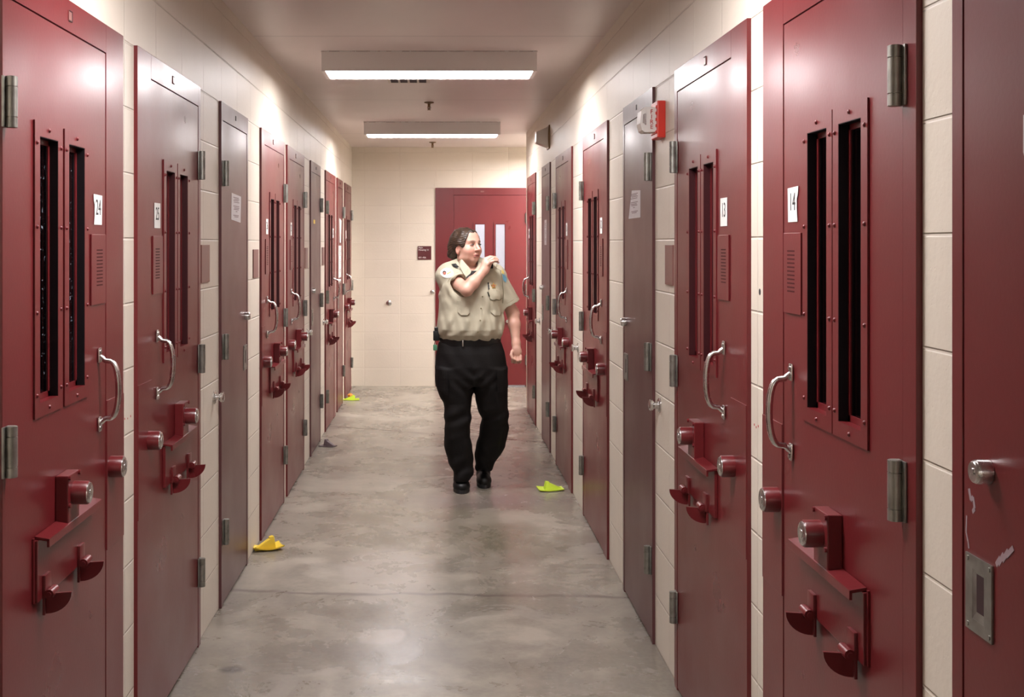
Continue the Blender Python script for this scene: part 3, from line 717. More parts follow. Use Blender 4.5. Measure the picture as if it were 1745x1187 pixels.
# ------------------------------------------------------------------ door wedges on the floor
def wedge(x, y, rz, L, W, H, m, label, bent=0.0):
    bm = bmesh.new(); R = Matrix.Rotation(rz, 3, 'Z'); o = Vector((x, y, 0))
    def P(a, b, c): return o + R @ Vector((a * L, b * W, c * H))
    # flat curled brim
    nu, nv = 12, 8; g = []
    for i in range(nu + 1):
        u = i / nu - .5; row = []
        for j in range(nv + 1):
            v = j / nv - .5; wv = (1 - .55 * max(0, u + .1)) ; zz = .05 + .16 * bent * abs(u) ** 2 * 4 + .10 * (abs(v) * 2) ** 3 * bent
            row.append(P(u, v * wv, zz))
        g.append(row)
    top = [[bm.verts.new(p + Vector((0, 0, .003))) for p in r] for r in g]; bot = [[bm.verts.new(Vector((p.x, p.y, max(0.0, p.z - .05 * H)))) for p in r] for r in g]
    for i in range(nu):
        for j in range(nv):
            bm.faces.new((top[i][j], top[i + 1][j], top[i + 1][j + 1], top[i][j + 1])); bm.faces.new((bot[i][j], bot[i][j + 1], bot[i + 1][j + 1], bot[i + 1][j]))
    for i in range(nu):
        for j in (0, nv): bm.faces.new((top[i][j], bot[i][j], bot[i + 1][j], top[i + 1][j]))
    for j in range(nv):
        for i in (0, nu): bm.faces.new((top[i][j], top[i][j + 1], bot[i][j + 1], bot[i][j]))
    hexa(bm, [P(-.26, -.26, .04), P(.46, -.16, .04), P(.46, .16, .04), P(-.26, .26, .04), P(-.20, -.17, .98), P(.46, -.12, .16), P(.46, .12, .16), P(-.20, .17, 1.0)], .004)
    hexa(bm, [P(-.21, -.18, .80), P(-.06, -.16, .74), P(-.06, .16, .74), P(-.21, .18, .80), P(-.19, -.16, 1.0), P(-.05, -.13, .92), P(-.05, .13, .92), P(-.19, .16, 1.0)], .004)
    tag(obj('door_wedge', bm, m, None, loc=(x, y, 0), smooth=True), label, 'door wedge', 'rubber door wedges on the floor')
wedge(.742, 7.68, math.radians(6), .165, .13, .058, M['lime'], 'lime green door wedge on the floor to the right of the officer', .6)
wedge(-.893, 6.18, math.radians(205), .155, .10, .072, M['yellow'], 'crumpled yellow door wedge against the left wall', 1.2)
wedge(-.866, 9.33, math.radians(-25), .125, .10, .058, M['grey'], 'dark grey door wedge on the left of the floor by the crack', .2)
wedge(-.885, 12.10, math.radians(185), .165, .12, .052, M['lime'], 'lime green door wedge on the left floor near the end wall', .4)
bm = bmesh.new(); bmesh.ops.create_icosphere(bm, subdivisions=3, radius=.026); rnd = random.Random(5)
for v in bm.verts: v.co = v.co * (1 + .22 * math.sin(v.co.x * 160 + 2) * math.sin(v.co.y * 190) + .12 * math.sin(v.co.z * 240)); v.co += Vector((-.905, 12.23, .027))
tag(obj('crumpled_paper', bm, M['orange'], None, loc=(-.905, 12.23, 0)), 'small crumpled orange paper beside the far lime wedge', 'litter')

# ------------------------------------------------------------------ the officer: signed distance shapes meshed with surface nets
class Field:
    def __init__(S, lo, hi, h):
        S.h = h; S.lo = np.array(lo, float); n = np.ceil((np.array(hi) - S.lo) / h).astype(int) + 1
        S.ax = [S.lo[i] + h * np.arange(n[i]) for i in range(3)]
        S.A = np.full(n, 0.2, np.float32)
    def sub(S, lo, hi):
        sl = []
        for i in range(3):
            a = max(0, int((lo[i] - S.lo[i]) / S.h)); b = min(len(S.ax[i]), int((hi[i] - S.lo[i]) / S.h) + 2)
            sl.append(slice(a, max(a, b)))
        return tuple(sl)
    def pts(S, sl):
        return S.ax[0][sl[0]][:, None, None], S.ax[1][sl[1]][None, :, None], S.ax[2][sl[2]][None, None, :]
    def add(S, f, lo, hi, k=0.02, mode='union'):
        sl = S.sub([v - .06 for v in lo], [v + .06 for v in hi]); X, Y, Z = S.pts(sl)
        if 0 in S.A[sl].shape: return
        d = f(X, Y, Z); a = S.A[sl]
        if mode == 'union':
            hh = np.maximum(k - np.abs(a - d), 0) / max(k, 1e-6); S.A[sl] = np.minimum(a, d) - hh * hh * k * .25
        elif mode == 'cut':
            d = -d; hh = np.maximum(k - np.abs(a - d), 0) / max(k, 1e-6); S.A[sl] = np.maximum(a, d) + hh * hh * k * .25
    def cone(S, a, b, r1, r2, k=.02, mode='union'):
        a = np.array(a, float); b = np.array(b, float); ba = b - a; L2 = ba @ ba + 1e-12; R = max(r1, r2)
        def f(X, Y, Z):
            t = np.clip(((X - a[0]) * ba[0] + (Y - a[1]) * ba[1] + (Z - a[2]) * ba[2]) / L2, 0, 1)
            return np.sqrt((X - a[0] - t * ba[0]) ** 2 + (Y - a[1] - t * ba[1]) ** 2 + (Z - a[2] - t * ba[2]) ** 2) - (r1 + (r2 - r1) * t)
        S.add(f, np.minimum(a, b) - R, np.maximum(a, b) + R, k, mode)
    def ell(S, c, r, k=.02, rot=None, mode='union'):
        c = np.array(c, float); r = np.array(r, float); R = np.eye(3) if rot is None else np.array(rot)
        m = r.max()
        def f(X, Y, Z):
            dx, dy, dz = X - c[0], Y - c[1], Z - c[2]
            q = [R[0, i] * dx + R[1, i] * dy + R[2, i] * dz for i in range(3)]      # into the local frame
            k0 = np.sqrt(sum((q[i] / r[i]) ** 2 for i in range(3))); k1 = np.sqrt(sum((q[i] / r[i] ** 2) ** 2 for i in range(3))) + 1e-9
            return k0 * (k0 - 1) / k1
        S.add(f, c - m, c + m, k, mode)
    def loft(S, rows, k=.02, mode='union', pw=2.0):
        """rows: (z, cx, cy, rx, ry) from low to high"""
        rows = sorted(rows); zs = [r[0] for r in rows]; T = np.array(rows)
        lo = (min(T[:, 1] - T[:, 3]), min(T[:, 2] - T[:, 4]), zs[0]); hi = (max(T[:, 1] + T[:, 3]), max(T[:, 2] + T[:, 4]), zs[-1])
        def f(X, Y, Z):
            z = Z.ravel(); g = [np.interp(z, zs, T[:, i])[None, None, :] for i in range(1, 5)]
            q = (np.abs((X - g[0]) / g[2]) ** pw + np.abs((Y - g[1]) / g[3]) ** pw) ** (1 / pw)
            d = (q - 1) * np.minimum(g[2], g[3])
            e = np.maximum(zs[0] - Z, Z - zs[-1]) + 0 * d
            kk = .012; hh = np.maximum(kk - np.abs(d - e), 0) / kk
            return np.maximum(d, e) + hh * hh * kk * .25
        S.add(f, lo, hi, k, mode)
    def disp(S, g):
        X, Y, Z = S.pts((slice(None),) * 3); m = np.abs(S.A) < .03
        D = np.broadcast_to(g(X, Y, Z), S.A.shape); S.A[m] += D[m].astype(np.float32)
    def mesh(S, name):
        A = S.A; h = S.h; ins = A < 0
        n = np.array(A.shape); c = np.zeros(n - 1, np.int8)
        for i in (0, 1):
            for j in (0, 1):
                for k in (0, 1): c += ins[i:n[0] - 1 + i, j:n[1] - 1 + j, k:n[2] - 1 + k]
        act = np.argwhere((c > 0) & (c < 8)); idx = -np.ones(n - 1, np.int64); idx[tuple(act.T)] = np.arange(len(act))
        P = np.zeros((len(act), 3)); W = np.zeros(len(act)); cor = [(i, j, k) for i in (0, 1) for j in (0, 1) for k in (0, 1)]
        for a in cor:
            for ax in range(3):
                if a[ax]: continue
                b = list(a); b[ax] = 1
                va = A[tuple((act + a).T)]; vb = A[tuple((act + b).T)]; m = (va < 0) != (vb < 0)
                t = va[m] / (va[m] - vb[m]); q = np.tile(np.array(a, float), (m.sum(), 1)); q[:, ax] += t
                P[m] += q; W[m] += 1
        P = (act + P / W[:, None]) * h + S.lo
        F = []
        for ax in range(3):
            sl0 = [slice(1, -1)] * 3; sl1 = [slice(1, -1)] * 3; sl0[ax] = slice(0, -1); sl1[ax] = slice(1, None)
            a = ins[tuple(sl0)]; b = ins[tuple(sl1)]; e = np.argwhere(a != b); s = a[tuple(e.T)]
            off = np.ones(3, int); off[ax] = 0; e = e + off
            u, v = [(1, 2), (2, 0), (0, 1)][ax]; q = []
            for du, dv in ((0, 0), (1, 0), (1, 1), (0, 1)):
                ee = e.copy(); ee[:, u] -= du; ee[:, v] -= dv; q.append(idx[tuple(ee.T)])
            q = np.stack(q, 1); q[~s] = q[~s][:, ::-1]; F.append(q)
        F = np.concatenate(F); F = F[(F >= 0).all(1)]
        me = bpy.data.meshes.new(name); me.vertices.add(len(P)); me.vertices.foreach_set('co', P.ravel())
        me.loops.add(F.size); me.loops.foreach_set('vertex_index', F.ravel().astype(np.int32))
        me.polygons.add(len(F)); me.polygons.foreach_set('loop_start', np.arange(0, F.size, 4, dtype=np.int32))
        me.update(calc_edges=True); me.polygons.foreach_set('use_smooth', [True] * len(F)); me.validate()
        return me, P
    def front_y(S, x, z, y_from=None):
        """first surface met when coming from the corridor camera side"""
        i = int(round((x - S.lo[0]) / S.h)); k = int(round((z - S.lo[2]) / S.h))
        i = min(max(i, 0), S.A.shape[0] - 1); k = min(max(k, 0), S.A.shape[2] - 1)
        col = S.A[i, :, k]; neg = np.nonzero(col < 0)[0]
        if len(neg) == 0: return None
        j = neg[0]
        if j == 0: return S.ax[1][0]
        t = col[j - 1] / (col[j - 1] - col[j]); return S.ax[1][j - 1] + t * S.h

PY = 7.62                       # the officer's distance
OFF = Vector((0.215, PY, 0.0))
person = empty('person', OFF); tag(person, 'officer in khaki shirt and black trousers walking up the corridor, hand at her collar', 'person')
def link(me, name, m, parent, label=None):
    me.materials.clear()
    for mm in (m if isinstance(m, list) else [m]): me.materials.append(mm)
    me.transform(Matrix.Translation(-OFF))
    o = bpy.data.objects.new(name, me); COL.objects.link(o); o.parent = parent
    if label: o['label'] = label
    return o
def pobj(name, bm, m, parent, smooth=True, label=None): return obj(name, bm, m, parent, smooth=smooth, label=label)

def attr_mat(name, rough, sss=0.0, bump=0.0, bscale=300, sheen=0.0, spec=.5):
    m = bpy.data.materials.new(name); m.use_nodes = True; nt = m.node_tree; b = nt.nodes['Principled BSDF']
    a = nt.nodes.new('ShaderNodeAttribute'); a.attribute_name = 'Col'; nt.links.new(a.outputs['Color'], b.inputs['Base Color'])
    b.inputs['Roughness'].default_value = rough; b.inputs['Specular IOR Level'].default_value = spec
    b.inputs['Subsurface Weight'].default_value = sss; b.inputs['Subsurface Radius'].default_value = (.012, .004, .002)
    b.inputs['Sheen Weight'].default_value = sheen
    if bump:
        tc = nt.nodes.new('ShaderNodeTexCoord'); n = nt.nodes.new('ShaderNodeTexNoise'); n.inputs['Scale'].default_value = bscale
        nt.links.new(tc.outputs['Object'], n.inputs['Vector']); bp = nt.nodes.new('ShaderNodeBump'); bp.inputs['Strength'].default_value = bump; bp.inputs['Distance'].default_value = .003
        nt.links.new(n.outputs['Fac'], bp.inputs['Height']); nt.links.new(bp.outputs[0], b.inputs['Normal'])
    return m
M['skin'] = attr_mat('skin', .42, sss=.10)
M['hair'] = attr_mat('brown_hair', .45, bump=.5, bscale=120)
M['khaki'] = mat('khaki_shirt_cloth', (0.45, 0.415, 0.31), .8, bump=.25, bscale=260, vary=.05, vscale=9)
M['khakidark'] = mat('khaki_seam_thread', (0.20, 0.175, 0.10), .8)
M['black'] = mat('black_trouser_cloth', (0.006, 0.005, 0.005), .72, bump=.4, bscale=220, spec=.25)
M['leather'] = mat('black_leather', (0.008, 0.008, 0.008), .42, bump=.2, bscale=80, spec=.35)
M['undershirt'] = mat('black_undershirt', (0.012, 0.012, 0.013), .8)
M['gold'] = mat('gold_badge', (0.55, 0.33, 0.10), .35, metal=.7)
M['eyewhite'] = mat('eye_white', (0.70, 0.66, 0.64), .25)
M['iris'] = mat('dark_iris', (0.035, 0.028, 0.025), .2)
M['patchwhite'] = mat('patch_white', (0.80, 0.80, 0.78), .8)
M['patchpink'] = mat('patch_rust', (0.42, 0.14, 0.10), .8)
M['patchblue'] = mat('patch_blue', (0.12, 0.30, 0.42), .8)
M['patchyellow'] = mat('patch_yellow', (0.55, 0.42, 0.10), .8)
M['greenplastic'] = mat('green_tag', (0.06, 0.22, 0.12), .5)

def px(x, y, Y=PY): return ((x - VX) * Y / FPX, CAMZ - (y - VY) * Y / FPX)

# --- key joints (x, y, z)
yaw = math.radians(43); tilt = math.radians(-6)
HC = np.array((.192, PY - .015, 1.589))                     # head centre
fx, fy = math.sin(yaw), -math.cos(yaw)                      # facing direction
Fd = np.array((fx * math.cos(tilt), fy * math.cos(tilt), -math.sin(tilt))); Sd = np.array((math.cos(yaw), math.sin(yaw), 0.0)); Ud = np.cross(Sd, Fd); Ud = Ud if Ud[2] > 0 else -Ud
HR = np.stack([Sd, Fd, Ud], 1)                              # head frame: side (her left), forward, up
def H(a, b, c): return HC + Sd * a + Fd * b + Ud * c
RS, RE, RW = np.array((.070, PY + .01, 1.402)), np.array((.186, PY - .205, 1.318)), np.array((.302, PY - .150, 1.446))
LS, LE, LW = np.array((.375, PY + .01, 1.402)), np.array((.497, PY + .035, 1.150)), np.array((.510, PY - .035, .965))

# --- body
B = Field((-.06, PY - .32, .78), (.60, PY + .20, 1.76), .0036)
B.loft([(.84, .22, PY, .17, .11), (1.0, .22, PY, .17, .115), (1.2, .215, PY, .165, .11), (1.36, .215, PY, .16, .10), (1.43, .215, PY + .01, .12, .08)], .04)
B.cone(H(0, -.034, -.03), (.212, PY + .015, 1.40), .048, .064, .025)             # neck
B.cone((.10, PY + .02, 1.425), (.33, PY + .02, 1.425), .050, .050, .05)
# head
B.ell(H(0, -.022, .032), (.077, .098, .090), .01, HR)
B.ell(H(0, .020, -.018), (.063, .072, .098), .025, HR)
B.ell(H(0, .048, -.088), (.030, .026, .022), .026, HR)                             # chin
for s in (-1, 1):
    B.ell(H(s * .038, .052, -.030), (.030, .028, .030), .030, HR)                   # cheek
    B.ell(H(s * .044, .010, -.072), (.018, .042, .018), .025, HR)                   # jaw
    B.cone(H(s * .012, .086, .024), H(s * .044, .072, .026), .0085, .007, .018)     # brow ridge
B.ell(H(0, .030, .055), (.062, .055, .048), .030, HR)                              # forehead
for s in (-1, 1): B.ell(H(s * .032, .094, .004), (.020, .018, .013), .012, HR, 'cut')
for s in (-1, 1): B.ell(H(s * .031, .071, .004), (.0155, .0135, .0125), .004, HR)   # closed mass under the eye
B.cone(H(0, .086, .014), H(0, .110, -.028), .0072, .0118, .012)                      # nose
for s in (-1, 1): B.ell(H(s * .012, .096, -.031), (.0075, .010, .007), .006, HR)
for s in (-1, 1): B.ell(H(s * .0065, .108, -.039), (.0035, .005, .003), .003, HR, 'cut')
B.cone(H(-.022, .080, -.0595), H(.022, .080, -.0595), .0055, .0055, .006); B.cone(H(-.008, .090, -.057), H(.008, .090, -.057), .0055, .0055, .006)
B.cone(H(-.017, .081, -.0700), H(.017, .081, -.0700), .0065, .0065, .006)
B.cone(H(-.022, .094, -.0640), H(.022, .094, -.0640), .0016, .0016, .003, 'cut')
for s in (-1, 1):                                                                     # ears
    B.ell(H(s * .072, -.014, -.020), (.0085, .016, .027), .006, HR)
    B.ell(H(s * .081, -.009, -.015), (.006, .009, .016), .003, HR, 'cut')
# arms
def mid(a, b, t): return a + (b - a) * t
B.cone(RS, RE, .050, .037, .03); B.cone(RE, mid(RE, RW, .35), .036, .040, .025); B.cone(mid(RE, RW, .35), RW, .040, .0255, .02)
B.cone(LS, LE, .050, .039, .03); B.cone(LE, mid(LE, LW, .35), .037, .038, .025); B.cone(mid(LE, LW, .35), LW, .038, .0255, .02)
# raised hand (her right): back of the hand to the camera, fingers closing on the collar microphone
def finger(base, dirs, lens, r):
    p = np.array(base, float)
    for d, l, i in zip(dirs, lens, range(3)):
        d = np.array(d, float); d /= np.linalg.norm(d); q = p + d * l
        B.cone(p, q, r - .0007 * i, r - .0007 * (i + 1), .0035); p = q
RK = RW + np.array((.016, .0, .060))
B.cone(RW, RW + np.array((.016, 0, .030)), .028, .025, .02)
B.ell(mid(RW, RK, .62), (.030, .018, .040), .015, np.array(Matrix.Rotation(math.radians(22), 3, 'Y')))
for i, (ox, oz) in enumerate(((.026, -.012), (.020, .006), (.008, .018), (-.008, .022))):
    finger(RK + np.array((ox - .008, .004 * i - .012, oz - .014)), [(.70, .10, .55 - .10 * i), (.90, .40, -.10), (.45, .80, -.45)], (.032 + .002 * i, .024, .018), .0088)
finger(RW + np.array((.020, -.020, .030)), [(.62, -.25, .60), (.90, -.05, .35), (.95, .20, .05)], (.026, .024, .020), .0098)
# hanging hand (her left): loose fist
LH = LW + np.array((.002, -.022, -.052))
B.cone(LW, mid(LW, LH, .6), .027, .026, .02)
B.ell(LH, (.034, .020, .036), .014, np.array(Matrix.Rotation(math.radians(-6), 3, 'Y')))
for i in range(4):
    b0 = LH + np.array((-.026 + .0175 * i, -.008, -.026 - (.004 if i in (1, 2) else 0)))
    finger(b0, [(-.05, -.35, -.9), (-.05, .75, -.65), (0, .9, .45)], (.026, .024, .017), .0088)
finger(LH + np.array((-.030, -.012, .006)), [(-.25, -.45, -.8), (.35, -.35, -.8), (.75, -.05, -.4)], (.028, .024, .020), .0098)
me, P = B.mesh('body')
# skin colours: lips, brows, cheeks, eye-socket shade, nails left plain
q = (P - HC) @ HR
col = np.tile(np.array((.60, .345, .265)), (len(P), 1))
rn = np.random.RandomState(2)
col *= (1 + .05 * (np.sin(P[:, 0:1] * 90) * np.sin(P[:, 1:2] * 70) * np.sin(P[:, 2:3] * 80)))
def blend(m, c):
    global col
    m = np.clip(m, 0, 1)[:, None]; col = col * (1 - m) + np.array(c) * m
front = q[:, 1] > .045
def g(cx, cz, rx, rz, soft=1.0): return np.exp(-(((np.abs(q[:, 0]) - cx) / rx) ** 2 + ((q[:, 2] - cz) / rz) ** 2) ** soft) * front
blend(g(.042, -.032, .025, .020) * .45, (.62, .23, .18))
blend(g(0, -.030, .016, .014) * .35, (.60, .24, .19))
blend(np.exp(-(((q[:, 0]) / .028) ** 2 + ((q[:, 2] + .065) / .0080) ** 2) ** 3) * front * .85, (.46, .10, .10))
blend(np.exp(-((q[:, 0] / .027) ** 2 + ((q[:, 2] + .064) / .0026) ** 2) ** 2) * front * .9, (.10, .03, .03))
blend(np.exp(-(((np.abs(q[:, 0]) - .032) / .021) ** 2 + ((q[:, 2] - .0285 + .10 * np.abs(np.abs(q[:, 0]) - .030)) / .0052) ** 2) ** 2) * front * .9, (.08, .035, .025))
blend(g(.032, .008, .021, .011, 2) * .5, (.26, .10, .08))  # shadow around the eyes painted into the skin colour
ears = (np.abs(q[:, 0]) > .070) & (q[:, 2] > -.06) & (q[:, 2] < .04) & (np.abs(q[:, 1] + .01) < .04)
blend(ears * .3, (.62, .20, .16))
ca = me.color_attributes.new('Col', 'FLOAT_COLOR', 'POINT')
ca.data.foreach_set('color', np.concatenate([col, np.ones((len(P), 1))], 1).ravel())
body = link(me, 'body', M['skin'], person)
for s in (-1, 1):
    bm = bmesh.new(); c = H(s * .0325, .0795, .0045)
    bmesh.ops.create_uvsphere(bm, u_segments=20, v_segments=12, radius=.0100); bmesh.ops.scale(bm, vec=(1.15, 1, .50), verts=bm.verts[:])
    bmesh.ops.transform(bm, matrix=Matrix.Translation(Vector(c)) @ Matrix(HR.tolist()).to_4x4(), verts=bm.verts[:])
    e = pobj('eye', bm, M['eyewhite'], body)
    bm = bmesh.new(); ci = H(s * .0325 + .0015, .0868, .0045); tube(bm, [Vector(ci), Vector(ci + Fd * .0032), Vector(ci + Fd * .0042)], [.0050, .0046, .001], 16); pobj('iris', bm, M['iris'], e)
    bm = bmesh.new(); pts = [Vector(H(s * .0325 + .0135 * math.cos(a), .0835 + .0075 * math.sin(a), .0050 + .0050 * math.sin(a))) for a in [math.pi * i / 8 for i in range(9)]]
    tube(bm, pts, .0016, 8); pobj('eyelashes', bm, M['iris'], e)

# --- hair: cropped at the neck, swept back
G = Field((-.02, PY - .20, 1.42), (.36, PY + .18, 1.76), .0032)
G.ell(H(0, -.027, .038), (.084, .103, .092), .01, HR)
G.ell(H(0, .026, .054), (.069, .062, .058), .02, HR)
for s in (-1, 1): G.ell(H(s * .044, .004, .024), (.045, .060, .052), .02, HR)
G.ell(H(0, -.085, -.010), (.074, .052, .070), .03, HR)
G.ell(H(0, -.108, -.032), (.062, .038, .032), .03, HR)
# open the face
G.ell(H(0, .110, -.022), (.092, .084, .108), .010, HR, 'cut')
G.ell(H(0, .055, -.085), (.12, .080, .080), .012, HR, 'cut')
for s in (-1, 1): G.ell(H(s * .086, .006, -.030), (.028, .034, .040), .010, HR, 'cut')
for i in range(26):
    a_ = rn.uniform(-1, 1); c_ = rn.uniform(-.054, .04); G.ell(H(a_ * .066, -.118 - .02 * (c_ < -.03) + .030 * abs(a_), c_), (.016, .014, .018), .012, HR)
def hd(X, Y, Z):
    a = (X - HC[0]) * Sd[0] + (Y - HC[1]) * Sd[1] + (Z - HC[2]) * Sd[2]; b = (X - HC[0]) * Fd[0] + (Y - HC[1]) * Fd[1] + (Z - HC[2]) * Fd[2]; c = (X - HC[0]) * Ud[0] + (Y - HC[1]) * Ud[1] + (Z - HC[2]) * Ud[2]
    th = np.arctan2(c - .03, np.abs(a) + .001) 
    return .0010 * np.sin(th * 40 + 5 * np.sin(b * 35 + c * 20)) + .0030 * np.sin(b * 90 + a * 60) * np.sin(c * 85 + 2 * np.sin(a * 50))
G.disp(hd)
me, P = G.mesh('hair'); q = (P - HC) @ HR; th = np.arctan2(q[:, 2] - .03, np.abs(q[:, 0]) + .001)
m = .35 + .15 * np.sin(th * 40 + 5 * np.sin(q[:, 1] * 35 + q[:, 2] * 20)) + .25 * np.sin(q[:, 1] * 90 + q[:, 0] * 60) * np.sin(q[:, 2] * 85)
m = np.clip(m, 0, 1)[:, None]; c = np.array((.018, .010, .007)) * (1 - m) + np.array((.085, .048, .028)) * m
ca = me.color_attributes.new('Col', 'FLOAT_COLOR', 'POINT'); ca.data.foreach_set('color', np.concatenate([c, np.ones((len(P), 1))], 1).ravel())
hair = link(me, 'hair', M['hair'], person)

# --- shirt
T = Field((-.08, PY - .30, .93), (.60, PY + .22, 1.54), .0040)
T.loft([(.980, .213, PY, .188, .138), (.998, .214, PY - .006, .198, .152), (1.025, .216, PY - .014, .208, .166), (1.06, .217, PY - .018, .213, .172), (1.12, .217, PY - .018, .212, .170),
        (1.20, .215, PY - .014, .206, .162), (1.28, .213, PY - .008, .200, .150), (1.35, .213, PY, .190, .132), (1.41, .214, PY + .008, .165, .108), (1.445, .216, PY + .012, .125, .085), (1.47, .212, PY + .010, .080, .072)], .02, pw=2.25)
T.ell((.13, PY - .088, 1.275), (.085, .065, .080), .05); T.ell((.305, PY - .088, 1.275), (.085, .065, .080), .05)
T.cone((.075, PY + .012, 1.405), (.350, PY + .012, 1.405), .072, .072, .06)
T.cone((.085, PY + .015, 1.440), (.165, PY + .012, 1.475), .042, .050, .04); T.cone((.345, PY + .015, 1.440), (.262, PY + .012, 1.475), .042, .050, .04)
# sleeves
rh = mid(RS, RE, .60); lh = mid(LS, LE, .74)
for a, b, hem, ra, rb, r0, r1 in ((RS + np.array((-.002, 0, -.004)), RE, rh, .074, .072, .052, .063), (LS + np.array((.004, 0, -.004)), LE, lh, .071, .077, .052, .066)):
    Sv = Field((-.08, PY - .30, .93), (.60, PY + .22, 1.54), .0040)
    d = (b - a) / np.linalg.norm(b - a)
    Sv.cone(a, hem + d * .03, ra, rb, .02)
    def plane(X, Y, Z, d=d, hem=hem):
        return -((X - hem[0]) * d[0] + (Y - hem[1]) * d[1] + (Z - hem[2]) * d[2]) + .002
    Sv.add(plane, hem - .14, hem + .14, .004, 'cut')
    Sv.cone(hem - d * .045, hem + d * .04, r0, r1, .006, 'cut')
    k_ = .035; hh = np.maximum(k_ - np.abs(T.A - Sv.A), 0) / k_; T.A = np.minimum(T.A, Sv.A) - hh * hh * k_ * .25
    T.cone(hem - d * .015, hem + d * .05, r0 - .004, r1 - .004, .004, 'cut')
# neck opening
T.cone(H(0, .0, -.06), (.212, PY - .005, 1.440), .068, .058, .008, 'cut')
T.cone((.225, PY - .075, 1.48), (.238, PY - .120, 1.400), .045, .006, .01, 'cut')
def sd(X, Y, Z):
    u = (X - .217) + .3 * (Y - PY)
    low = np.clip((1.27 - Z) / .16, 0, 1) * np.clip((Z - .96) / .05, 0, 1)
    f = .0042 * np.sin(u * 62 + 3.0 * np.sin(Z * 9)) * low + .0026 * np.sin(u * 130 + Z * 14) * low
    f = f + .0040 * np.sin(Z * 70 + 45 * np.abs(u) + 2 * np.sin(u * 20)) * np.clip(1 - np.abs(Z - 1.005) / .05, 0, 1)
    f = f + .0038 * np.sin((Z * .8 + u * 1.1) * 60 + 2 * np.sin(Y * 30)) * np.clip((Z - 1.22) / .06, 0, 1) * np.clip((1.44 - Z) / .05, 0, 1) * np.clip(np.abs(u) / .1, .25, 1)
    return f + .0018 * np.sin(X * 75 + 2) * np.sin(Z * 60 + 1) * np.sin(Y * 65)
T.disp(sd)
me, P = T.mesh('shirt'); shirt = link(me, 'shirt', M['khaki'], person, label='khaki short sleeved uniform shirt')

def decal(name, outline, m, parent, off=.003, thick=.0025, fld=None, n=10, label=None, span=None):
    """a piece of cloth or metal lying on the shirt; outline as (x, z) polygon filled with a grid"""
    fld = fld or T; xs = [p[0] for p in outline]; zs = [p[1] for p in outline]; x0, x1, z0, z1 = min(xs), max(xs), min(zs), max(zs)
    bm = bmesh.new(); v = {}
    def inside(x, z):
        c = False; j = len(outline) - 1
        for i in range(len(outline)):
            (xi, zi), (xj, zj) = outline[i], outline[j]
            if (zi > z) != (zj > z) and x < (xj - xi) * (z - zi) / (zj - zi + 1e-12) + xi: c = not c
            j = i
        return c
    st = .0030 if (x1 - x0) > .09 else .0016; nx = max(3, int((x1 - x0) / st)); nz = max(3, int((z1 - z0) / st)); last = None; Yv = {}
    def gy(i, k):
        x = x0 + (x1 - x0) * i / nx; z = z0 + (z1 - z0) * k / nz
        if (i, k) not in Yv: Yv[i, k] = fld.front_y(x, z)
        return x, z, Yv[i, k]
    for i in range(nx):
        for k in range(nz):
            if not inside(x0 + (x1 - x0) * (i + .5) / nx, z0 + (z1 - z0) * (k + .5) / nz): continue
            q = [(i, k), (i + 1, k), (i + 1, k + 1), (i, k + 1)]; ok = True; vs = []
            for a in q:
                if a not in v:
                    x, z, y = gy(*a)
                    if y is None: ok = False; break
                    v[a] = bm.verts.new((x, y - off, z))
                vs.append(v[a])
            if ok: bm.faces.new(vs)
    for _ in range(3): bmesh.ops.smooth_vert(bm, verts=bm.verts[:], factor=.5, use_axis_x=False, use_axis_y=True, use_axis_z=False)
    r = bmesh.ops.extrude_face_region(bm, geom=bm.faces[:]); vs = [e for e in r['geom'] if isinstance(e, bmesh.types.BMVert)]
    bmesh.ops.translate(bm, verts=vs, vec=(0, thick + off * .9, 0))
    return pobj(name, bm, m, parent, smooth=True, label=label)
def pp(*pts): return [px(x, y, PY - .15) for x, y in pts]
def strip(name, pts, r, m, parent, fld=None, off=.0015):
    fld = fld or T; bm = bmesh.new(); out = []
    for (x0, y0), (x1, y1) in zip(pts, pts[1:]):
        for k in range(8):
            x, z = px(x0 + (x1 - x0) * k / 8, y0 + (y1 - y0) * k / 8, PY - .14); y = fld.front_y(x, z)
            if y is not None: out.append(Vector((x, y - off, z)))
    if len(out) > 2: tube(bm, out, r, 6); return pobj(name, bm, m, parent)
# placket, buttons, pockets
decal('placket', pp((808, 478), (824, 478), (822, 520), (817, 574), (806, 574), (810, 520)), M['khaki'], shirt, off=.0025)
for (x, y) in ((822, 505), (819.5, 525), (818, 545), (814, 565)):
    cx, cz = px(x, y, PY - .15); yy = T.front_y(cx, cz)
    if yy is None: continue
    bm = bmesh.new(); tube(bm, [(cx, yy - .002, cz), (cx, yy - .0065, cz)], .0050, 12); pobj('button', bm, M['khakidark'], shirt)
pk = decal('breast_pocket', pp((835, 503), (857, 505), (857.5, 532), (853, 537), (843, 537), (836, 531)), M['khaki'], shirt, off=.008, thick=.004)
decal('pocket_flap', pp((833, 493), (858, 495), (858, 507), (852, 511), (846, 509), (840, 511), (835, 508)), M['khaki'], pk, off=.014, thick=.004)
strip('pocket_seam', [(834, 509), (840, 512), (846, 510), (852, 512), (858, 508)], .0014, M['khakidark'], pk, off=.010)
strip('pocket_seam', [(836, 531), (843, 538), (853, 538), (858, 532)], .0014, M['khakidark'], pk, off=.004)
pk2 = decal('breast_pocket', pp((779, 512), (800, 512), (800, 532), (796, 536), (785, 536), (780, 531)), M['khaki'], shirt, off=.008, thick=.004)
strip('pocket_seam', [(780, 531), (785, 537), (796, 537), (801, 532)], .0014, M['khakidark'], pk2, off=.004)
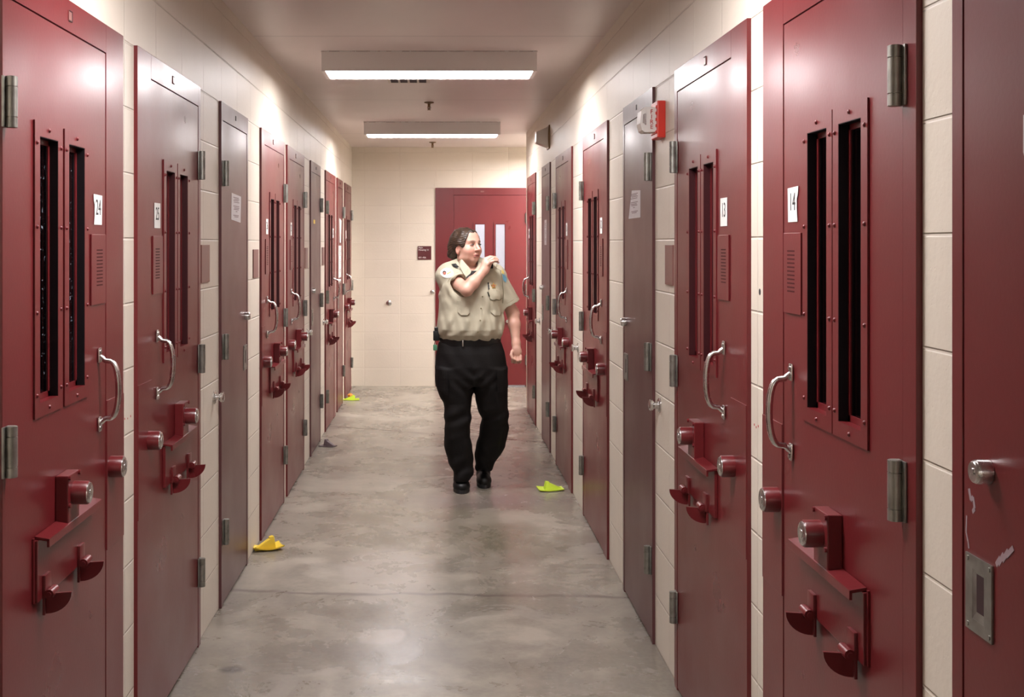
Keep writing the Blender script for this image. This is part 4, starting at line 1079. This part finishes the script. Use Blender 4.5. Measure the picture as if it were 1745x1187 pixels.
# badge and name bar
cx, cz = px(841.5, 487, PY - .14); star = []
for k in range(10): a = math.pi / 2 + k * math.pi / 5; r = .021 if k % 2 == 0 else .010; star.append((cx + r * math.cos(a), cz + r * math.sin(a)))
bd = decal('star_badge', star, M['gold'], shirt, off=.008, thick=.004, label='gold star badge')
yy = T.front_y(cx, cz) or PY - .15; bm = bmesh.new(); tube(bm, [(cx, yy - .006, cz), (cx, yy - .011, cz)], .0075, 14); pobj('badge_centre', bm, M['patchpink'], bd)
decal('badge_holder', pp((831, 481), (833.5, 481), (834.5, 494), (832, 494)), M['leather'], shirt, off=.006)
strip('pen', [(831, 497), (834, 506)], .0030, M['leather'], shirt, off=.006)
# shoulder patches
cx, cz = px(761.5, 464.5, PY - .05); ring = [(cx + .040 * math.cos(a) * (1 + .05 * math.cos(2 * a)), cz + .032 * math.sin(a)) for a in [2 * math.pi * k / 24 for k in range(24)]]
sp_ = decal('shoulder_patch', ring, M['patchwhite'], shirt, off=.004, label='white shoulder patch with a small emblem')
decal('patch_emblem', [(cx - .016 + .012 * math.cos(a), cz + .001 + .013 * math.sin(a)) for a in [2 * math.pi * k / 12 for k in range(12)]], M['ink'], sp_, off=.0062)
decal('patch_emblem', [(cx - .015 + .0085 * math.cos(a), cz - .002 + .009 * math.sin(a)) for a in [2 * math.pi * k / 12 for k in range(12)]], M['patchpink'], sp_, off=.0078)
decal('patch_emblem', [(cx + .002, cz - .010), (cx + .012, cz - .003), (cx + .026, cz + .004), (cx + .024, cz + .011), (cx + .010, cz + .003), (cx - .001, cz - .003)], M['patchyellow'], sp_, off=.0065)
decal('shoulder_patch', pp((857, 464), (861, 466), (866, 476), (864, 482), (859, 478)), M['patchblue'], shirt, off=.005)
decal('shoulder_patch', pp((856.5, 459), (860, 463), (861, 469), (857, 466)), M['patchyellow'], shirt, off=.006)
# collar wings, shoulder straps, sleeve hems and seams
def wing(pts, name='collar'):
    bm = bmesh.new(); v = [bm.verts.new(p) for p in pts]; bm.faces.new(v)
    bmesh.ops.triangulate(bm, faces=bm.faces[:]); r = bmesh.ops.extrude_face_region(bm, geom=bm.faces[:]); vs = [e for e in r['geom'] if isinstance(e, bmesh.types.BMVert)]
    bmesh.ops.translate(bm, verts=vs, vec=(0, .004, 0)); bmesh.ops.subdivide_edges(bm, edges=bm.edges[:], cuts=2, use_grid_fill=True)
    return pobj(name, bm, M['khaki'], shirt, smooth=False)
C1 = [(782, 441, .00), (786, 440, -.055), (799, 455, -.100), (803, 462, -.115), (797, 476, -.142), (790, 466, -.128), (783, 452, -.085)]
C2 = [(846, 441, .0), (838, 446, -.06), (826, 458, -.10), (818, 464, -.118), (824, 476, -.146), (834, 468, -.130), (845, 455, -.08)]
for c in (C1, C2):
    wing([Vector((px(x, y, PY + dy)[0], PY + dy - .008, px(x, y, PY + dy)[1])) for x, y, dy in c])
bm = bmesh.new(); prism(bm, [Vector((px(x, y, PY - .10)[0], PY + dy, px(x, y, PY - .10)[1])) for x, y, dy in ((803, 461, -.085), (820, 462, -.085), (823, 468, -.105), (814, 474, -.118), (799, 468, -.105))], (0, .01, 0)); pobj('undershirt', bm, M['undershirt'], person, smooth=False)
bm = bmesh.new(); prism(bm, [Vector((px(x, y, PY - .14)[0], PY + dy, px(x, y, PY - .14)[1])) for x, y, dy in ((794, 472, -.147), (801, 466, -.147), (804, 469, -.150), (804, 474, -.152), (800, 470, -.150), (796, 474, -.149))], (0, .005, 0)); pobj('collar_pin', bm, M['ink'], shirt, smooth=False)
bm = bmesh.new(); prism(bm, [Vector((px(x, y, PY - .14)[0], PY + dy, px(x, y, PY - .14)[1])) for x, y, dy in ((805, 466, -.150), (813, 466, -.150), (812, 471, -.153), (809, 470, -.152))], (0, .005, 0)); pobj('collar_pin', bm, M['ink'], shirt, smooth=False)
for a in (((768, 448), (786, 452), (789, 460), (772, 455)), ((846, 452), (855, 456), (857, 462), (848, 458))): decal('shoulder_strap', pp(*a), M['khaki'], shirt, off=.006, thick=.004)
decal('mic_cord', pp((770, 450), (777, 449), (782, 454), (780, 457), (772, 454)), M['leather'], person, off=.012, thick=.006)
strip('sleeve_seam', [(786, 456), (790, 468), (794, 478)], .0012, M['khakidark'], shirt); strip('sleeve_seam', [(853, 458), (857, 475), (859, 500), (858, 520)], .0016, M['khakidark'], shirt)
for hem, a, b, r in ((rh, RS, RE, .0705), (lh, LS, LE, .0755)):
    d = Vector((b - a) / np.linalg.norm(b - a)); u = d.orthogonal().normalized(); v_ = d.cross(u); bm = bmesh.new(); pts = []
    for k in range(33): q_ = 2 * math.pi * k / 32; pts.append(Vector(hem) - d * .022 + (u * math.cos(q_) + v_ * math.sin(q_)) * (r - .0002))
    tube(bm, pts, .0012, 5, caps=False); pobj('hem_stitch', bm, M['khakidark'], shirt)
# microphone held at the collar
t = empty('radio_microphone', (RK[0] + .030, RK[1] + .022, RK[2] - .02)); tag(t, 'small black radio microphone clipped at the collar, held in the raised hand', 'microphone')
bm = bmesh.new(); c = Vector(RK) + Vector((.022, .030, -.010)); box(bm, c.x - .020, c.x + .018, c.y - .010, c.y + .018, c.z - .045, c.z + .018, .006)
obj('microphone_body', bm, M['leather'], t, smooth=True)

# --- trousers
Q = Field((-.08, PY - .24, .02), (.54, PY + .42, 1.03), .0055)
def rows(tab): return [(CAMZ - (y - VY) * (PY + cy) / FPX, ((a + b) / 2 - VX) * (PY + cy) / FPX, PY + cy, (b - a) / 2 * (PY + cy) / FPX, ry) for (y, a, b, cy, ry) in tab]
Q.loft(rows([(573, 753, 850, 0, .128), (585, 747, 856, 0, .150), (600, 743.5, 861, 0, .160), (622, 742, 863, 0, .165), (640, 742.5, 864, 0, .158), (656, 744, 864, 0, .14)]), .01, pw=2.3)
Q.loft(rows([(625, 742.5, 806, -.01, .14), (641, 742.5, 807, -.015, .135), (662, 745, 807, -.02, .125), (676, 750, 805, -.02, .118), (685, 755.5, 804, -.02, .112), (702, 757, 803, -.025, .105), (722, 757.5, 802, -.025, .098), (744, 757, 801, -.02, .092),
              (759, 757, 805, -.01, .090), (773, 759.5, 806.5, 0, .088), (785, 764, 807, .005, .086), (796, 769.5, 807, .01, .084), (807, 772.5, 805, .01, .080), (819, 774, 801, .005, .075)]), .018, pw=2.3)
Q.loft(rows([(625, 806, 864, 0, .14), (641, 806, 864.5, 0, .135), (662, 808, 865, .0, .125), (681, 810, 865, .005, .115), (695, 813, 866, .01, .105), (704, 818, 867, .02, .10), (712, 820, 867.5, .03, .098), (727, 818.5, 867, .06, .095),
              (742, 816.5, 865.5, .09, .092), (752, 812, 863, .105, .090), (760, 810, 861, .115, .088), (772, 809, 854, .13, .085), (785, 809, 846, .15, .080), (795, 810, 839, .165, .075), (800, 812, 837, .17, .070)]), .018, pw=2.3)
def qd(X, Y, Z):
    f = .006 * np.sin(Z * 55 + 12 * (X - .2) + 2.5 * np.sin(X * 22)) * np.clip(1 - np.abs(Z - .14) / .16, 0, 1)
    f = f + .0055 * np.sin((Z - np.abs(X - .235) * .9) * 75) * np.clip(1 - np.abs(Z - .72) / .12, 0, 1) * np.clip(1 - np.abs(X - .235) / .18, 0, 1)
    f = f + .005 * np.sin(Z * 60 - X * 30 + 1) * np.clip(1 - np.abs(Z - .48) / .12, 0, 1)
    return f + .0028 * np.sin(X * 48 + 3 * np.sin(Z * 8)) * np.sin(Z * 21 + X * 9)
Q.disp(qd)
me, P = Q.mesh('trousers'); tr = link(me, 'trousers', M['black'], person, label='loose black cargo trousers')
def tdecal(n_, pts, off, th=.006): return decal(n_, [px(x, y, PY - .12) for x, y in pts], M['black'], tr, off=off, thick=th, fld=Q)
tdecal('cargo_pocket', [(743.5, 629), (763, 629), (764, 672), (752, 672), (745, 655)], .012); tdecal('cargo_pocket', [(846, 629), (862.5, 629), (863, 668), (848, 668)], .012)
# belt with keepers, pouch and key tag
bm = bmesh.new(); n_ = 48; rr = []
for k in range(n_):
    a = 2 * math.pi * k / n_; ca_, sa = math.cos(a), math.sin(a); q_ = (abs(ca_) ** 2.3 + abs(sa) ** 2.3) ** (-1 / 2.3)
    rr.append([bm.verts.new((.213 + ca_ * q_ * (.1925 + o), PY - .004 + sa * q_ * (.140 + o), z)) for o, z in ((0, .960), (.008, .960), (.008, 1.004), (0, 1.004))])
for k in range(n_):
    A_, B_ = rr[k], rr[(k + 1) % n_]
    for i in range(4): bm.faces.new((A_[i], A_[(i + 1) % 4], B_[(i + 1) % 4], B_[i]))
belt = pobj('belt', bm, M['leather'], person)
bm = bmesh.new(); cx, cz = px(789, 584, PY - .15); box(bm, cx - .006, cx + .004, PY - .162, PY - .150, cz - .022, cz + .020, .002); pobj('belt_buckle', bm, M['chrome'], belt)
bm = bmesh.new(); box(bm, -.026, .014, PY - .075, PY - .015, .985, 1.050, .008); box(bm, -.018, .010, PY - .070, PY - .02, 1.045, 1.072, .006); pobj('radio_pouch', bm, M['leather'], belt)
bm = bmesh.new(); tube(bm, [(-.012, PY - .07, .990), (-.018, PY - .078, .965), (-.014, PY - .074, .945)], .003, 8); kr = pobj('key_ring', bm, M['chrome'], belt)
bm = bmesh.new(); box(bm, -.026, .000, PY - .086, PY - .078, .925, .962, .003); pobj('key_tag', bm, M['greenplastic'], kr)
# shoes
def shoe(xc, yt, heel, w_, lift, toe_z):
    K = Field((xc - .09, yt - .03, -.005), (xc + .09, yt + .36, .16), .004); Lh = .285
    K.ell((xc, yt + .070, .040 + lift), (w_, .072, .040), .02); K.ell((xc - .002, yt + .15, .050 + lift), (w_ * .86, .10, .045), .03); K.ell((xc - .003, yt + .235, .048 + lift), (w_ * .74, .050, .050), .03)
    K.cone((xc, yt + .17, .08 + lift), (xc, yt + .20, .13 + lift), .044, .045, .03)
    K.add(lambda X, Y, Z: Z - (.020 + lift) + 0 * X + 0 * Y, (xc - .1, yt - .03, -.01), (xc + .1, yt + .36, .020 + lift), .002, 'cut')
    me, _ = K.mesh('shoe'); s = link(me, 'shoe', M['leather'], person)
    bm = bmesh.new(); o = []
    for k in range(28):
        a = 2 * math.pi * k / 28; yy = math.cos(a); xx = math.sin(a) * (.92 - .14 * (yy + 0) * 1.0); o.append(Vector((xc + xx * w_ * 1.02, yt + .142 + yy * .144, .0 + lift)))
    prism(bm, o, (0, 0, .024)); pobj('sole', bm, M['ink'], s, smooth=False)
    for k in range(4):
        z = .074 + k * .011 + lift; y = yt + .075 + k * .022
        bm = bmesh.new(); tube(bm, [(xc - .024, y, z), (xc, y - .006, z + .007), (xc + .024, y, z)], .0028, 6); pobj('shoelace', bm, M['ink'], s)
lx = px(787, 830, 7.53)[0]; shoe(lx, 7.545, 0, .056, 0, 0)
rx = px(825.5, 820, 7.72)[0]; shoe(rx, 7.715, 0, .050, 0, 0)
